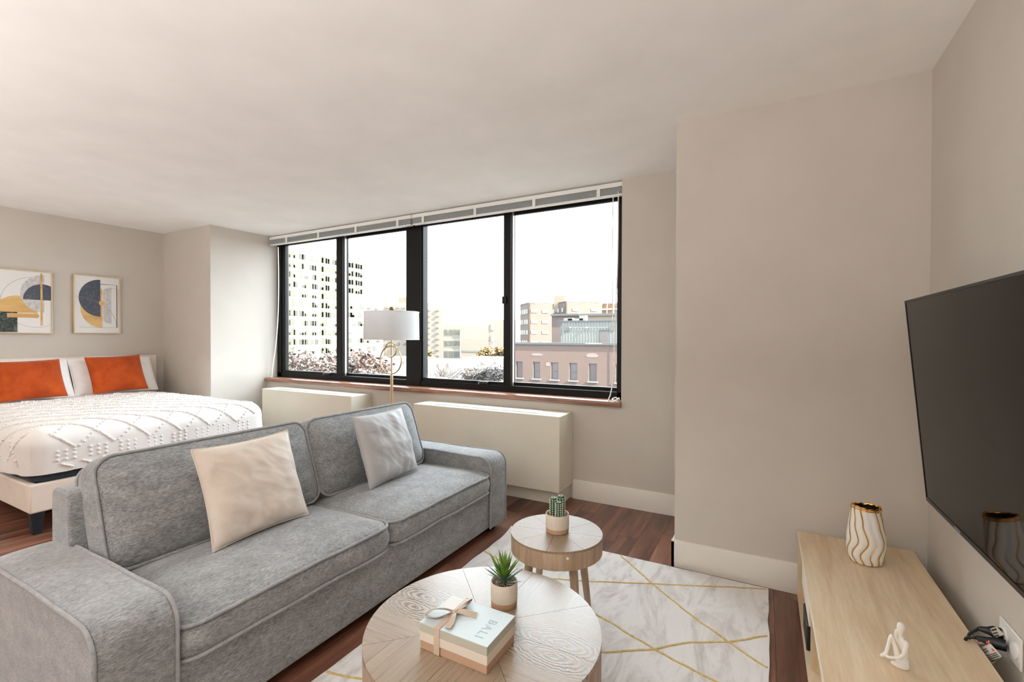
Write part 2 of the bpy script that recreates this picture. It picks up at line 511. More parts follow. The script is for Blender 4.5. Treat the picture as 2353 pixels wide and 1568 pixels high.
class MB:
    def __init__(s):
        s.v, s.f, s.uv = [], [], None

    def add(s, vs, fs):
        k = len(s.v)
        s.v += [tuple(p) for p in vs]
        s.f += [tuple(i + k for i in f) for f in fs]
        return s

    def box(s, x0, x1, y0, y1, z0, z1, T=None):
        vs = [Vector((x, y, z)) for x in (x0, x1) for y in (y0, y1) for z in (z0, z1)]
        if T is not None:
            vs = [T @ p for p in vs]
        return s.add(vs, [(0, 1, 3, 2), (4, 6, 7, 5), (0, 4, 5, 1), (2, 3, 7, 6), (0, 2, 6, 4), (1, 5, 7, 3)])

    def tube(s, pts, r, n=8, closed=False, caps=True):
        pts = [Vector(p) for p in pts]
        N = len(pts)
        rs = r if isinstance(r, (list, tuple)) else [r] * N
        tang = []
        for i in range(N):
            a = pts[(i - 1) % N] if (closed or i > 0) else pts[0]
            b = pts[(i + 1) % N] if (closed or i < N - 1) else pts[-1]
            t = (b - a)
            tang.append(t.normalized() if t.length > 1e-9 else Vector((0, 0, 1)))
        up = Vector((0, 0, 1)) if abs(tang[0].z) < 0.9 else Vector((1, 0, 0))
        nrm = (up - tang[0] * up.dot(tang[0])).normalized()
        vs = []
        for i in range(N):
            nrm = nrm - tang[i] * nrm.dot(tang[i])
            if nrm.length < 1e-6:
                nrm = tang[i].orthogonal()
            nrm.normalize()
            bn = tang[i].cross(nrm)
            for k in range(n):
                a = 2 * pi * k / n
                vs.append(pts[i] + (nrm * cos(a) + bn * sin(a)) * rs[i])
        fs = []
        for i in range(N if closed else N - 1):
            j = (i + 1) % N
            for k in range(n):
                l = (k + 1) % n
                fs.append((i * n + k, i * n + l, j * n + l, j * n + k))
        if caps and not closed:
            fs.append(tuple(range(n - 1, -1, -1)))
            fs.append(tuple((N - 1) * n + k for k in range(n)))
        return s.add(vs, fs)

    def lathe(s, prof, c=(0, 0, 0), n=32, close=False):
        vs, fs = [], []
        P = len(prof)
        for (r, z) in prof:
            for k in range(n):
                a = 2 * pi * k / n
                vs.append((c[0] + r * cos(a), c[1] + r * sin(a), c[2] + z))
        for i in range(P - 1 if not close else P):
            j = (i + 1) % P
            for k in range(n):
                l = (k + 1) % n
                fs.append((i * n + k, i * n + l, j * n + l, j * n + k))
        if not close:
            if prof[0][0] > 1e-6:
                fs.append(tuple(range(n - 1, -1, -1)))
            if prof[-1][0] > 1e-6:
                fs.append(tuple((P - 1) * n + k for k in range(n)))
        return s.add(vs, fs)

    def prism(s, pts, a, b, axis='z', T=None):
        """polygon pts (two coordinates each) extruded along axis from a to b"""
        def mk(p, h):
            v = {'z': Vector((p[0], p[1], h)), 'y': Vector((p[0], h, p[1])), 'x': Vector((h, p[0], p[1]))}[axis]
            return T @ v if T is not None else v
        n = len(pts)
        vs = [mk(p, a) for p in pts] + [mk(p, b) for p in pts]
        fs = [tuple(range(n - 1, -1, -1)), tuple(range(n, 2 * n))]
        for k in range(n):
            l = (k + 1) % n
            fs.append((k, l, n + l, n + k))
        return s.add(vs, fs)

    def loops(s, rings, cap0=True, cap1=True):
        n = len(rings[0])
        vs = [p for r in rings for p in r]
        fs = []
        for i in range(len(rings) - 1):
            for k in range(n):
                l = (k + 1) % n
                fs.append((i * n + k, i * n + l, (i + 1) * n + l, (i + 1) * n + k))
        if cap0:
            fs.append(tuple(range(n - 1, -1, -1)))
        if cap1:
            fs.append(tuple((len(rings) - 1) * n + k for k in range(n)))
        return s.add(vs, fs)

    def xf(s, T):
        s.v = [tuple(T @ Vector(p)) for p in s.v]
        return s

    def build(s, name, mat, parent=None, origin=None, bevel=0, angle=40, label=None, cat=None, group=None, kind=None, seg=2):
        off = Vector(OFF.get(parent.name, (0, 0, 0))) if parent else Vector(origin or (0, 0, 0))
        me = bpy.data.meshes.new(name)
        me.from_pydata([tuple(Vector(p) - off) for p in s.v], [], s.f)
        bm = bmesh.new()
        bm.from_mesh(me)
        bmesh.ops.recalc_face_normals(bm, faces=bm.faces)
        bm.to_mesh(me)
        bm.free()
        me.materials.append(MT[mat] if isinstance(mat, str) else mat)
        me.shade_smooth()
        me.set_sharp_from_angle(angle=radians(angle))
        o = bpy.data.objects.new(name, me)
        COL.objects.link(o)
        if parent:
            o.parent = parent
            OFF[o.name] = tuple(off)
        else:
            o.location = off
            OFF[o.name] = tuple(off)
        if bevel:
            b = o.modifiers.new('bevel', 'BEVEL')
            b.width = bevel
            b.segments = seg
            b.limit_method = 'ANGLE'
            b.angle_limit = radians(35)
        tag(o, label, cat, group, kind)
        return o


def tag(o, label=None, cat=None, group=None, kind=None):
    for k, v in (('label', label), ('category', cat), ('group', group), ('kind', kind)):
        if v:
            o[k] = v
    return o


def thing(name, loc, label, cat, group=None):
    o = bpy.data.objects.new(name, None)
    o.empty_display_size = 0.1
    COL.objects.link(o)
    o.location = loc
    OFF[o.name] = tuple(loc)
    return tag(o, label, cat, group)


def B(x0, x1, y0, y1, z0, z1):
    return MB().box(x0, x1, y0, y1, z0, z1)


def share(src, parent=None, loc=None, name=None):
    """another object with the same mesh"""
    o = src.copy()
    if name:
        o.name = name
    COL.objects.link(o)
    if parent:
        o.parent = parent
    if loc is not None:
        o.location = loc
    return o


def sphere_mesh(r=1, seg=8, rings=5):
    m = MB()
    pr = [(r * sin(pi * k / rings), -r * cos(pi * k / rings)) for k in range(rings + 1)]
    pr[0] = (1e-5 * r, -r)
    pr[-1] = (1e-5 * r, r)
    m.lathe(pr, n=seg)
    return m


# ------------------------------------------------------------------ room shell
H = 2.605
XL, XR, YB = -6.50, 0.684, -3.4
YW = 3.669          # plane of the wall under the window
YG = 3.854          # glass
XC, YC = -5.48, 2.99   # left column
XP, YP = -0.46, 2.866  # right pillar
XO = -1.0           # right end of the window recess


def struct(m, name, mat, **kw):
    return m.build(name, mat, kind='structure', **kw)


floor = struct(B(XL - .2, XR + .2, YB - .2, 3.93, -0.2, -0.012), 'floor', 'floor_base')
# planks run towards the window wall
PW, PL = 0.131, 1.22
proto = {}
ix = 0
x = XL
while x < XR:
    x1 = min(x + PW, XR)
    y = -0.9 - random.random() * PL
    while y < YW:
        y1 = min(y + PL, YW)
        ya = max(y, -1.1)
        if y1 - ya > 0.03:
            key = round(y1 - ya, 2), round(x1 - x, 3)
            m = B(x + .0006, x1 - .0006, ya + .0006, y1 - .0006, -0.0125, 0.0)
            m.build('plank', 'floor', floor)
        y = y1
    x = x1
B(XL, XR, YB, -1.1, -0.0125, 0.0).build('rear_floor_boards', 'floor', floor)

struct(B(XL - .2, XR + .2, YB - .2, 3.93, H, H + .2), 'ceiling', 'ceiling')
struct(B(XL - .2, XL, YB, YC, 0, H), 'wall_left', 'wall')
struct(B(XL - .2, XC, YC, 3.93, 0, H), 'wall_left_column', 'wall')
struct(B(XR, XR + .2, YB, 3.93, 0, H), 'wall_right', 'wall')
struct(B(XP, XR, YP, 3.93, 0, H), 'wall_right_pillar', 'wall')
struct(B(XL - .2, XR + .2, YB - .2, YB, 0, H), 'wall_back', 'wall')
struct(B(XC, XO, YW, 3.93, 0, 0.79), 'wall_window_below', 'wall')
struct(B(XO, XP, YW, 3.93, 0, H), 'wall_window_right', 'wall')


def baseboard(name, pts, nrm):
    pass


def bb_profile(axis, p0, p1, pos, sgn):
    """skirting: tall board with a small sloped top; axis is the run direction"""
    pr = [(0, 0), (0.015, 0), (0.015, 0.148), (0.011, 0.156), (0.004, 0.158), (0, 0.158)]
    m = MB()
    if axis == 'x':
        m.prism([(pos + sgn * a, z) for a, z in pr], p0, p1, 'x')
    else:
        m.prism([(pos + sgn * a, z) for a, z in pr], p0, p1, 'y')
    return m


struct(bb_profile('x', -1.40, XP - .015, YW, -1), 'baseboard_window', 'base')
struct(bb_profile('x', XP - .015, XR, YP, -1), 'baseboard_pillar', 'base')
struct(bb_profile('y', YP - .015, YW, XP, -1), 'baseboard_pillar_side', 'base')
struct(bb_profile('y', YB, YP - .015, XR, -1), 'baseboard_right', 'base')
struct(bb_profile('y', YB, YC, XL, 1), 'baseboard_left', 'base')
struct(bb_profile('x', XL + .015, XC + .015, YC, -1), 'baseboard_column', 'base')

# window sill: wooden board with a rounded nose
nose = [(YG, 0.79), (YG, 0.832), (3.645, 0.836), (3.634, 0.832), (3.629, 0.822), (3.628, 0.803), (3.632, 0.793), (3.641, 0.789)]
struct(MB().prism(nose, XC + .002, XO + .002, 'x'), 'trim_1', 'sill', label='reddish brown wooden window sill with rounded nose')

# ------------------------------------------------------------------ window
win = thing('window_1', ((XC + XO) / 2, YG, 0.83), 'wide black framed sliding window over a wooden sill', 'window')
win['kind'] = 'structure'
del win['category']
Z0, Z1 = 0.832, H
fr = MB()
fr.box(XC, -5.40, YG - .05, YG + .06, Z0, Z1)
fr.box(-1.075, XO + .0, YG - .05, YG + .06, Z0, Z1)
fr.box(-3.337, -3.136, YG - .055, YG + .06, Z0, Z1)
fr.box(XC, XO, YG - .05, YG + .06, Z0, 0.892)
fr.box(XC, XO, YG - .05, YG + .06, 2.53, Z1)
fr.build('outer_frame', 'bronze', win, bevel=.004)


def sash(x0, x1, l, r, y, inner):
    z0, z1 = 0.885, 2.535
    m = MB()
    m.box(x0, x0 + l, y - .018, y + .018, z0, z1)
    m.box(x1 - r, x1, y - .018, y + .018, z0, z1)
    m.box(x0 + l, x1 - r, y - .018, y + .018, z0, 0.922)
    m.box(x0 + l, x1 - r, y - .018, y + .018, 2.495, z1)
    s = m.build('sash', 'bronze', win, bevel=.003)
    B(x0 + l - .004, x1 - r + .004, y - .003, y + .003, 0.918, 2.50).build('pane', 'glass', s)
    if inner:
        B(x1 - .001, x1 + .012, y + .006, y + .03, z0, z1).build('track_strip', 'alu', s)
    return s


s1 = sash(-5.40, -4.305, .066, .105, YG - .022, True)
s2 = sash(-4.40, -3.335, .10, .015, YG + .03, False)
s3 = sash(-3.137, -2.085, .016, .075, YG - .022, True)
s4 = sash(-2.16, -1.07, .08, .02, YG + .03, False)
pl = ony(1159, 690, YG - .05)
B(pl.x - .02, pl.x + .02, YG - .062, YG - .04, pl.z - .035, pl.z + .035).build('latch', 'bronze', s3, bevel=.004)
for (px_, py_, s) in ((752, 857, s1), (1112, 880, s3)):
    p = ony(px_, py_, YG - .05)
    B(p.x - .05, p.x + .05, YG - .062, YG - .04, .892, .918).build('latch', 'black', s, bevel=.004)
    B(p.x - .055, p.x - .048, YG - .066, YG - .04, .894, .914).build('latch_pin', 'silver', s)

# ------------------------------------------------------------------ blinds


def blind(x0, x1, tapes, label):
    t = thing('window_blind', ((x0 + x1) / 2, 3.72, 2.48), label, 'blind', 'raised white blinds above the window')
    B(x0, x1, 3.69, 3.745, 2.556, 2.592).build('headrail', 'white_plastic', t, bevel=.003)
    s = B(x0 + .01, x1 - .01, 3.693, 3.741, 2.547, 2.5485).build('slat', 'slat', t)
    for k in range(1, 9):
        share(s, t, (0, 0, -.0054 * k))
    B(x0 + .01, x1 - .01, 3.694, 3.74, 2.488, 2.4995).build('bottom_rail', 'white_plastic', t, bevel=.002)
    for tx in tapes:
        B(tx - .014, tx + .014, 3.685, 3.6925, 2.486, 2.56).build('ladder_tape', 'white_plastic', t)
    return t


b1 = blind(XC + .012, -3.176, (-5.135, -4.563, -3.959, -3.355), 'long white raised blind over the two left panes')
b2 = blind(-3.168, XO + .0, (-3.02, -2.399, -1.785, -1.20), 'long white raised blind over the two right panes')


def curve_pts(ctrl, n=10):
    ctrl = [Vector(c) for c in ctrl]
    out = []
    for i in range(len(ctrl) - 1):
        p0, p1, p2, p3 = ctrl[max(i - 1, 0)], ctrl[i], ctrl[i + 1], ctrl[min(i + 2, len(ctrl) - 1)]
        for k in range(n):
            t = k / n
            out.append(0.5 * ((2 * p1) + (-p0 + p2) * t + (2 * p0 - 5 * p1 + 4 * p2 - p3) * t * t + (-p0 + 3 * p1 - 3 * p2 + p3) * t ** 3))
    out.append(ctrl[-1])
    return out


yc = 3.70
cl = [ony(639, 568, yc), ony(640, 640, yc), ony(639, 720, yc), ony(634, 790, yc), ony(627, 840, 3.69), Vector((-5.40, 3.675, .842))]
MB().tube(curve_pts(cl), .006, 6).build('pull_cord', 'cord', b1)
MB().tube(curve_pts([(-5.40, 3.675, .842), (-5.43, 3.66, .842), (-5.45, 3.68, .842), (-5.42, 3.69, .842)]), .006, 6).build('cord_end', 'cord', b1)
MB().tube(curve_pts([ony(1409, 448, 3.70), ony(1407, 600, 3.69), ony(1408, 745, 3.69)]), .004, 6).build('tilt_wand', 'cord', b2)
cr = [ony(1421, 440, 3.70), ony(1419, 600, 3.69), ony(1413, 760, 3.685), ony(1410, 860, 3.68), ony(1403, 905, 3.66), Vector((-1.10, 3.655, .842)), Vector((-1.06, 3.66, .842)),
      Vector((-1.03, 3.675, .85)), Vector((-1.05, 3.69, .862)), Vector((-1.075, 3.675, .85)), Vector((-1.04, 3.65, .842)), Vector((-1.015, 3.66, .865)), Vector((-1.02, 3.68, .845))]
MB().tube(curve_pts(cr), .0045, 6).build('pull_cord', 'cord', b2)

# ------------------------------------------------------------------ radiators


def radiator(x0, x1, zt, gx0, gx1, label):
    yf = 3.384
    t = thing('radiator_cabinet', ((x0 + x1) / 2, (yf + YW) / 2, 0), label, 'radiator', 'cream radiator cabinets under the window')
    B(x0, x1, yf, YW - .002, .119, zt).build('cabinet', 'radiator', t, bevel=.005)
    B(x0 + .04, x1 - .02, yf + .07, YW - .002, 0, .119).build('plinth', 'radiator', t)
    g = MB().box(gx0, gx1, yf + .05, yf + .16, zt - .002, zt + .008).build('grille', 'grille', t, bevel=.002)
    n = 7
    for k in range(n):
        y = yf + .058 + k * .0138
        B(gx0 + .012, gx1 - .012, y, y + .007, zt + .006, zt + .0115).build('grille_bar', 'grille', g)
    B(x0 + .0, x1 + .0, yf - .001, yf + .001, .119, .121).build('lower_edge', 'radiator', t)
    return t


radiator(-5.155, -3.697, .738, -4.93, -3.95, 'cream radiator cabinet under the window, next to the bed')
radiator(-2.882, -1.409, .722, -2.68, -1.62, 'cream radiator cabinet under the window, behind the sofa arm')

# ------------------------------------------------------------------ soft shapes


def rrect(x0, x1, y0, y1, r, n=6):
    pts = []
    for cx_, cy_, a0 in ((x1 - r, y1 - r, 0), (x0 + r, y1 - r, pi / 2), (x0 + r, y0 + r, pi), (x1 - r, y0 + r, 1.5 * pi)):
        for k in range(n + 1):
            a = a0 + k / n * pi / 2
            pts.append((cx_ + r * cos(a), cy_ + r * sin(a)))
    return pts


def dense(pts, step=.05):
    out = []
    for i in range(len(pts)):
        a, b = Vector(pts[i]), Vector(pts[(i + 1) % len(pts)])
        n = max(1, int((b - a).length / step))
        for k in range(n):
            out.append(tuple(a + (b - a) * k / n))
    return out


def cushion(w, d, h, r, crown, bulge=.012, T=None, seed=0, wob=.006, crown_b=.004):
    """soft box cushion, footprint w x d (centred), from z=0 to h with a crowned top; returns mesh and its two edge outlines"""
    base = dense(rrect(-w / 2, w / 2, -d / 2, d / 2, r, 8), .045)

    def wb(p, k):
        q = Vector((p[0] * 5 + seed * 3.7, p[1] * 5, p[2] * 5 + k))
        return noise.noise(q) * wob

    def ring(scale_in, z, out=0.0):
        res = []
        for (x, y) in base:
            L = sqrt(x * x + y * y) + 1e-9
            nx, ny = x / (w / 2), y / (d / 2)
            sx = (w / 2 - scale_in) / (w / 2)
            sy = (d / 2 - scale_in) / (d / 2)
            px, py = x * sx, y * sy
            px += out * max(-1, min(1, nx * 1.3))
            py += out * max(-1, min(1, ny * 1.3))
            res.append((px, py, z))
        return res
    rings = []
    steps = 12
    m_ = min(w, d) / 2
    for k in range(steps, 0, -1):
        s = m_ * .985 * k / steps
        z = -crown_b * sin(pi / 2 * min(1, s / (m_ * .8)))
        rings.append(ring(s, z))
    rings.append(ring(.006, 0))
    rings.append(ring(0, .008))
    for k in range(1, 6):
        t = k / 6
        rings.append(ring(0, .008 + (h - .016) * t, bulge * sin(pi * t)))
    rings.append(ring(0, h - .008))
    rings.append(ring(.006, h))
    for k in range(1, steps + 1):
        s = m_ * .985 * k / steps
        t = min(1, s / (m_ * .95))
        rings.append(ring(s, h + crown * (1 - (1 - t) ** 2.2)))
    rings = [[(p[0], p[1], p[2] + wb(p, 0)) for p in r_] for r_ in rings]
    m = MB().loops(rings)
    top = [(x * (1 + .004 / (w / 2)), y * (1 + .004 / (d / 2)), h - .002 + wb((x, y, h), 0)) for (x, y) in base]
    bot = [(x * (1 + .004 / (w / 2)), y * (1 + .004 / (d / 2)), .004 + wb((x, y, 0), 0)) for (x, y) in base]
    if T is not None:
        m.xf(T)
        top = [T @ Vector(p) for p in top]
        bot = [T @ Vector(p) for p in bot]
    return m, top, bot


def pillow(w, h, t, seed, T, nx=56, pinch=.06, wr=.010):
    """knife-edged pillow, front towards local +z, lying in local x-y"""
    vs, fs = [], []
    ny = nx

    def pt(i, j, side):
        u, v = 2 * i / nx - 1, 2 * j / ny - 1
        # edges pulled in between the corners
        x = w / 2 * u * (1 - pinch * (1 - v * v) * abs(u) ** 3)
        y = h / 2 * v * (1 - pinch * (1 - u * u) * abs(v) ** 3)
        k = max(0, (1 - abs(u) ** 2.6)) * max(0, (1 - abs(v) ** 2.6))
        z = t / 2 * k ** .55
        q = Vector((u * 1.6 + seed * 5.1, v * 1.6 - seed, side * 3))
        z += side * 0 + wr * noise.noise(q * 1.7) * min(1, k * 3)
        # creases that run in from the corners and the lower edge
        cr_ = sin((u * 2.2 + v * 1.1) * 6 + 4 * noise.noise(q)) * noise.noise(q * .8 + Vector((9, 2, 0)))
        z += wr * .35 * cr_ * min(1, k * 4)
        z += wr * .28 * (1 - abs(noise.noise(Vector((u * 2.1 + seed, v * 4.2 + u * 2.5, seed * 2.0))))) ** 8 * min(1, k * 3)
        if v < -.3:
            z += wr * .45 * sin(u * 21 + 3 * noise.noise(q)) * (-.3 - v) * min(1, k * 5)
        return (x, y, side * z)
    for side in (1, -1):
        o = len(vs)
        for j in range(ny + 1):
            for i in range(nx + 1):
                vs.append(pt(i, j, side))
        for j in range(ny):
            for i in range(nx):
                a = o + j * (nx + 1) + i
                q = (a, a + 1, a + nx + 2, a + nx + 1)
                fs.append(q if side == 1 else q[::-1])
    m = MB().add(vs, fs)
    rim = [pt(i, 0, 1) for i in range(nx)] + [pt(nx, j, 1) for j in range(ny)] + [pt(i, ny, 1) for i in range(nx, 0, -1)] + [pt(0, j, 1) for j in range(ny, 0, -1)]
    rim = [T @ Vector((p[0], p[1], 0)) for p in rim]
    m.xf(T)
    return m, rim


def weld(o):
    bm = bmesh.new()
    bm.from_mesh(o.data)
    bmesh.ops.remove_doubles(bm, verts=bm.verts, dist=.0004)
    bmesh.ops.recalc_face_normals(bm, faces=bm.faces)
    bm.to_mesh(o.data)
    bm.free()
    o.data.shade_smooth()
    o.data.set_sharp_from_angle(angle=radians(70))
    return o


def frame_T(c, xdir, ydir):
    """matrix whose local x, y point along the given directions"""
    x_ = Vector(xdir).normalized()
    y_ = Vector(ydir)
    y_ = (y_ - x_ * y_.dot(x_)).normalized()
    z_ = x_.cross(y_)
    T = Matrix((x_, y_, z_)).transposed().to_4x4()
    T.translation = Vector(c)
    return T


# ------------------------------------------------------------------ sofa
SX0, SX1 = -2.53, -1.62
SY0, SY1 = .572, 2.893
AW = .208
sofa = thing('sofa', ((SX0 + SX1) / 2, (SY0 + SY1) / 2, 0), 'grey fabric two seat sofa with piped edges and box arms', 'sofa')
B(SX0 + .03, SX1 - .012, SY0 + AW - .002, SY1 - AW + .002, .05, .305).build('base', 'sofa', sofa, bevel=.012, seg=3)


def arm(y0, y1, seed):
    r = .085
    prof = [(SX0, .05), (SX1, .05)]
    for k in range(9):
        a = k / 8 * pi / 2
        prof.append((SX1 - r + r * cos(a), .525 - r + r * sin(a)))
    prof += [(SX0 + .05, .53), (SX0 + .012, .515), (SX0, .48)]
    prof = dense(prof, .06)
    rings = []
    N = 10
    for k in range(N + 1):
        t = k / N
        y = y0 + (y1 - y0) * t
        e = .010 * (sin(pi * t) ** .6)
        ring_ = []
        for (x, z) in prof:
            zz = z + (e if z > .4 else 0) + noise.noise(Vector((x * 4, y * 4 + seed, z * 4))) * .006 * (z > .1)
            xx = x + (e if x > SX1 - .05 else 0)
            ring_.append((xx, y, zz))
        rings.append(ring_)
    o = MB().loops(rings).build('arm', 'sofa', sofa, angle=50, bevel=.008)
    for ring_, s in ((rings[0], -1), (rings[-1], 1)):
        edge = [p for p in ring_ if not (p[2] < .055 and SX0 + .01 < p[0] < SX1 - .01)]
        edge.sort(key=lambda p: 0)
        # open run: up the front, over the top, down the back
        st = min(range(len(edge)), key=lambda i: (edge[i][2] - edge[i][0]))
        run = edge[st:] + edge[:st]
        MB().tube([(p[0] + .002, p[1], p[2] + .002) for p in run], .0062, 8).build('piping', 'piping', o)
    return o


arm(SY0, SY0 + AW, 0)
arm(SY1 - AW, SY1, 9)
ym = 1.735
for k, (y0, y1) in enumerate(((SY0 + AW + .004, ym - .002), (ym + .002, SY1 - AW - .004))):
    x0, x1 = -2.24, SX1 + .012
    T = Matrix.Translation(((x0 + x1) / 2, (y0 + y1) / 2, .306))
    m, top, bot = cushion(x1 - x0, y1 - y0, .118, .075, .035, .012, T, seed=k + 1)
    o = m.build('seat_cushion', 'sofa', sofa, angle=60)
    MB().tube(top, .0065, 8, True).build('piping', 'piping', o)
    MB().tube(bot, .0065, 8, True).build('piping', 'piping', o)
# back frame
bfp = [(SX0, .05), (SX0 + .20, .05), (SX0 + .17, .72), (SX0 + .15, .742), (SX0 + .03, .742), (SX0 + .005, .72)]
o = MB().prism(bfp, SY0 + AW - .02, SY1 - AW + .02, 'y').build('back_frame', 'sofa', sofa, bevel=.012, seg=3)
for k, (y0, y1) in enumerate(((.815, 1.758), (1.768, 2.665))):
    # leans back: local z faces the room
    wdt, hgt, th = y1 - y0, .44, .17
    up = Vector((-.34, 0, .94))
    T = frame_T((-2.232, (y0 + y1) / 2, .435), (0, 1, 0), up)
    T = T @ Matrix.Translation((0, hgt / 2 - .01, -th * .55))
    m, top, bot = cushion(wdt, hgt, th, .07, .05, .014, T, seed=k + 5, crown_b=.02)
    o = m.build('back_cushion', 'sofa', sofa, angle=60)
    MB().tube(top, .0065, 8, True).build('piping', 'piping', o)
    MB().tube(bot, .0065, 8, True).build('piping', 'piping', o)
for (fx, fy) in ((SX1 - .08, SY1 - .10), (SX1 - .08, SY0 + .10), (SX0 + .08, SY1 - .10), (SX0 + .08, SY0 + .10)):
    B(fx - .035, fx + .035, fy - .035, fy + .035, 0, .052).build('foot', 'black', sofa, bevel=.003)

# throw pillows on the sofa


def throw(name, mat, corners, t, seed, label, cat, group=None, origin=None, wr=.010, pinch=.06):
    """corners: bottom-left, bottom-right, top-right, top-left"""
    c = [Vector(p) for p in corners]
    ctr = sum(c, Vector()) / 4
    xd = (c[1] + c[2] - c[0] - c[3]) / 2
    yd = (c[2] + c[3] - c[0] - c[1]) / 2
    T = frame_T(ctr, xd, yd)
    m, rim = pillow(xd.length, yd.length, t, seed, T, wr=wr, pinch=pinch)
    o = m.build(name, mat, origin=ctr - Vector((0, 0, yd.length / 2)), label=label, cat=cat, group=group)
    weld(o)
    MB().tube(rim, .0035, 6, True).build('seam', mat, o)
    return o


throw('throw_pillow', 'beige_satin', [(-1.99, 1.105, .462), (-2.0, 1.575, .462), (-2.15, 1.53, .868), (-2.145, 1.075, .862)], .14, 1,
      'beige satin throw pillow on the near half of the grey sofa', 'pillow', 'throw pillows on the sofa')
throw('throw_pillow', 'grey_satin', [(-2.0, 1.995, .464), (-2.03, 2.455, .464), (-2.16, 2.385, .868), (-2.15, 1.945, .872)], .14, 2,
      'silver grey satin throw pillow on the far half of the sofa', 'pillow', 'throw pillows on the sofa')

# ------------------------------------------------------------------ bed
BX1, BX0 = -4.31, -6.42
BY0, BY1 = 1.19, 2.86
bed = thing('upholstered_bed', ((BX0 + BX1) / 2, (BY0 + BY1) / 2, 0), 'cream upholstered bed with headboard and dark tapered legs', 'bed')
B(BX1 - .05, BX1, BY0, BY1, .15, .345).build('foot_rail', 'cream_fabric', bed, bevel=.012, seg=3)
B(BX0, BX1 - .05, BY0, BY0 + .05, .15, .345).build('side_rail', 'cream_fabric', bed, bevel=.012, seg=3)
B(BX0, BX1 - .05, BY1 - .05, BY1, .15, .345).build('side_rail', 'cream_fabric', bed, bevel=.012, seg=3)
B(BX0, BX1 - .05, BY0 + .05, BY1 - .05, .20, .25).build('slat_platform', 'black', bed)
for (x, y) in ((BX1 - .045, BY0 + .045), (BX1 - .045, BY1 - .045), (BX0 + .1, BY0 + .045), (BX0 + .1, BY1 - .045)):
    m = MB()
    m.loops([[(x + a * r, y + b * r, z) for a, b in ((-1, -1), (1, -1), (1, 1), (-1, 1))] for r, z in ((.022, 0), (.036, .155))])
    m.build('leg', 'navy_leg', bed, bevel=.004)
hb = B(XL + .012, XL + .075, BY0 - .02, 2.885, .10, 1.125).build('headboard', 'cream_fabric', bed, bevel=.014, seg=3)
B(XL + .070, XL + .10, BY0 + .06, 2.80, .35, 1.115).build('headboard_pad', 'cream_fabric', hb, bevel=.014, seg=3)

m, t_, b_ = cushion(BX1 - .02 - BX0, BY1 - BY0 - .04, .25, .08, .0, .004, Matrix.Translation(((BX0 + BX1) / 2, (BY0 + BY1) / 2, .352)), wob=.002, crown_b=0)
mt = m.build('mattress', 'mattress', origin=((BX0 + BX1) / 2, (BY0 + BY1) / 2, .352), label='dark grey mattress edge showing below the white coverlet', cat='mattress', angle=60)
MB().tube(t_, .006, 6, True).build('piping', 'mattress', mt)

# coverlet: unfolded coordinates fold over the mattress edge with radius R
CR = .13
EX = -4.285 - CR      # where the rounding starts at the foot
EY0, EY1 = 1.165 + CR, 2.875 - CR
HX = -6.34
CT = .705


def fold(o):
    if o <= 0:
        return 0, 0
    if o < CR * pi / 2:
        a = o / CR
        return CR * sin(a), CR * (1 - cos(a))
    return CR, CR + o - CR * pi / 2


def ctop(x, y):
    u = (x - (HX + EX) / 2) / ((EX - HX) / 2)
    v = (y - (EY0 + EY1) / 2) / ((EY1 - EY0) / 2)
    u, v = max(0, min(1, u)), max(-1, min(1, v))
    return CT + .03 * (1 - abs(u) ** 3) ** .5 * (1 - abs(v) ** 3) ** .5 + .012 * noise.noise(Vector((x * 2.2, y * 2.2, 0)))


def cover_pt(s, t, lift=0.0):
    """s, t: x and y in unfolded cloth; returns point and outward direction"""
    ox = max(0, s - EX)
    oy = max(0, t - EY1) if t > EY1 else max(0, EY0 - t)
    sg = 1 if t > EY1 else -1
    x, y = min(s, EX), min(max(t, EY0), EY1)
    z = ctop(x, y)
    o = sqrt(ox * ox + oy * oy)
    hx, dz = fold(o)
    if o > 0:
        dx, dy = ox / o, oy / o * sg
    else:
        dx = dy = 0
    a = min(o / CR, pi / 2)
    nrm = Vector((dx * sin(a), dy * sin(a), cos(a)))
    p = Vector((x + dx * hx, y + dy * hx, z - dz))
    w_ = .012 * noise.noise(Vector((p.x * 3, p.y * 3, p.z * 3))) * min(1, o * 4)
    return p + nrm * (lift + w_), nrm


HEM = CR * pi / 2 + .175
m = MB()
rings = []
core = dense([(HX, EY0), (EX, EY0), (EX, EY1), (HX, EY1)], .04)
cxm, cym = (HX + EX) / 2, (EY0 + EY1) / 2
# corner fans around the two foot corners
outline = []
for (x, y) in core:
    cx_ = abs(x - EX) < 1e-6
    near, far = abs(y - EY0) < 1e-6, abs(y - EY1) < 1e-6
    head = abs(x - HX) < 1e-6
    if cx_ and (near or far):
        a0, a1 = (-pi / 2, 0) if near else (0, pi / 2)
        for k in range(9):
            a = a0 + (a1 - a0) * k / 8
            outline.append((x, y, cos(a), sin(a)))
    elif cx_:
        outline.append((x, y, 1, 0))
    elif near:
        outline.append((x, y, 0, -1))
    elif far:
        outline.append((x, y, 0, 1))
    else:
        outline.append((x, y, 0, 0))
for k in range(26, -1, -1):
    o = HEM * k / 26
    rg = []
    for (x, y, dx, dy) in outline:
        hem = 1 + .035 * noise.noise(Vector((x * 9, y * 9, 1))) if k == 26 else 1
        if dx == 0 and dy == 0:
            rg.append(Vector((HX - .002 * k, y, ctop(HX, y) - .012 * k * .3)))
            continue
        p, nn = cover_pt(x + dx * o * hem, y + dy * o * hem)
        if k > 12:   # soft vertical folds towards the hem
            p += nn * (.010 * sin(9 * (x + y) + 3 * noise.noise(Vector((x * 2, y * 2, 5)))) * (k - 12) / 14)
        rg.append(p)
    rings.append(rg)
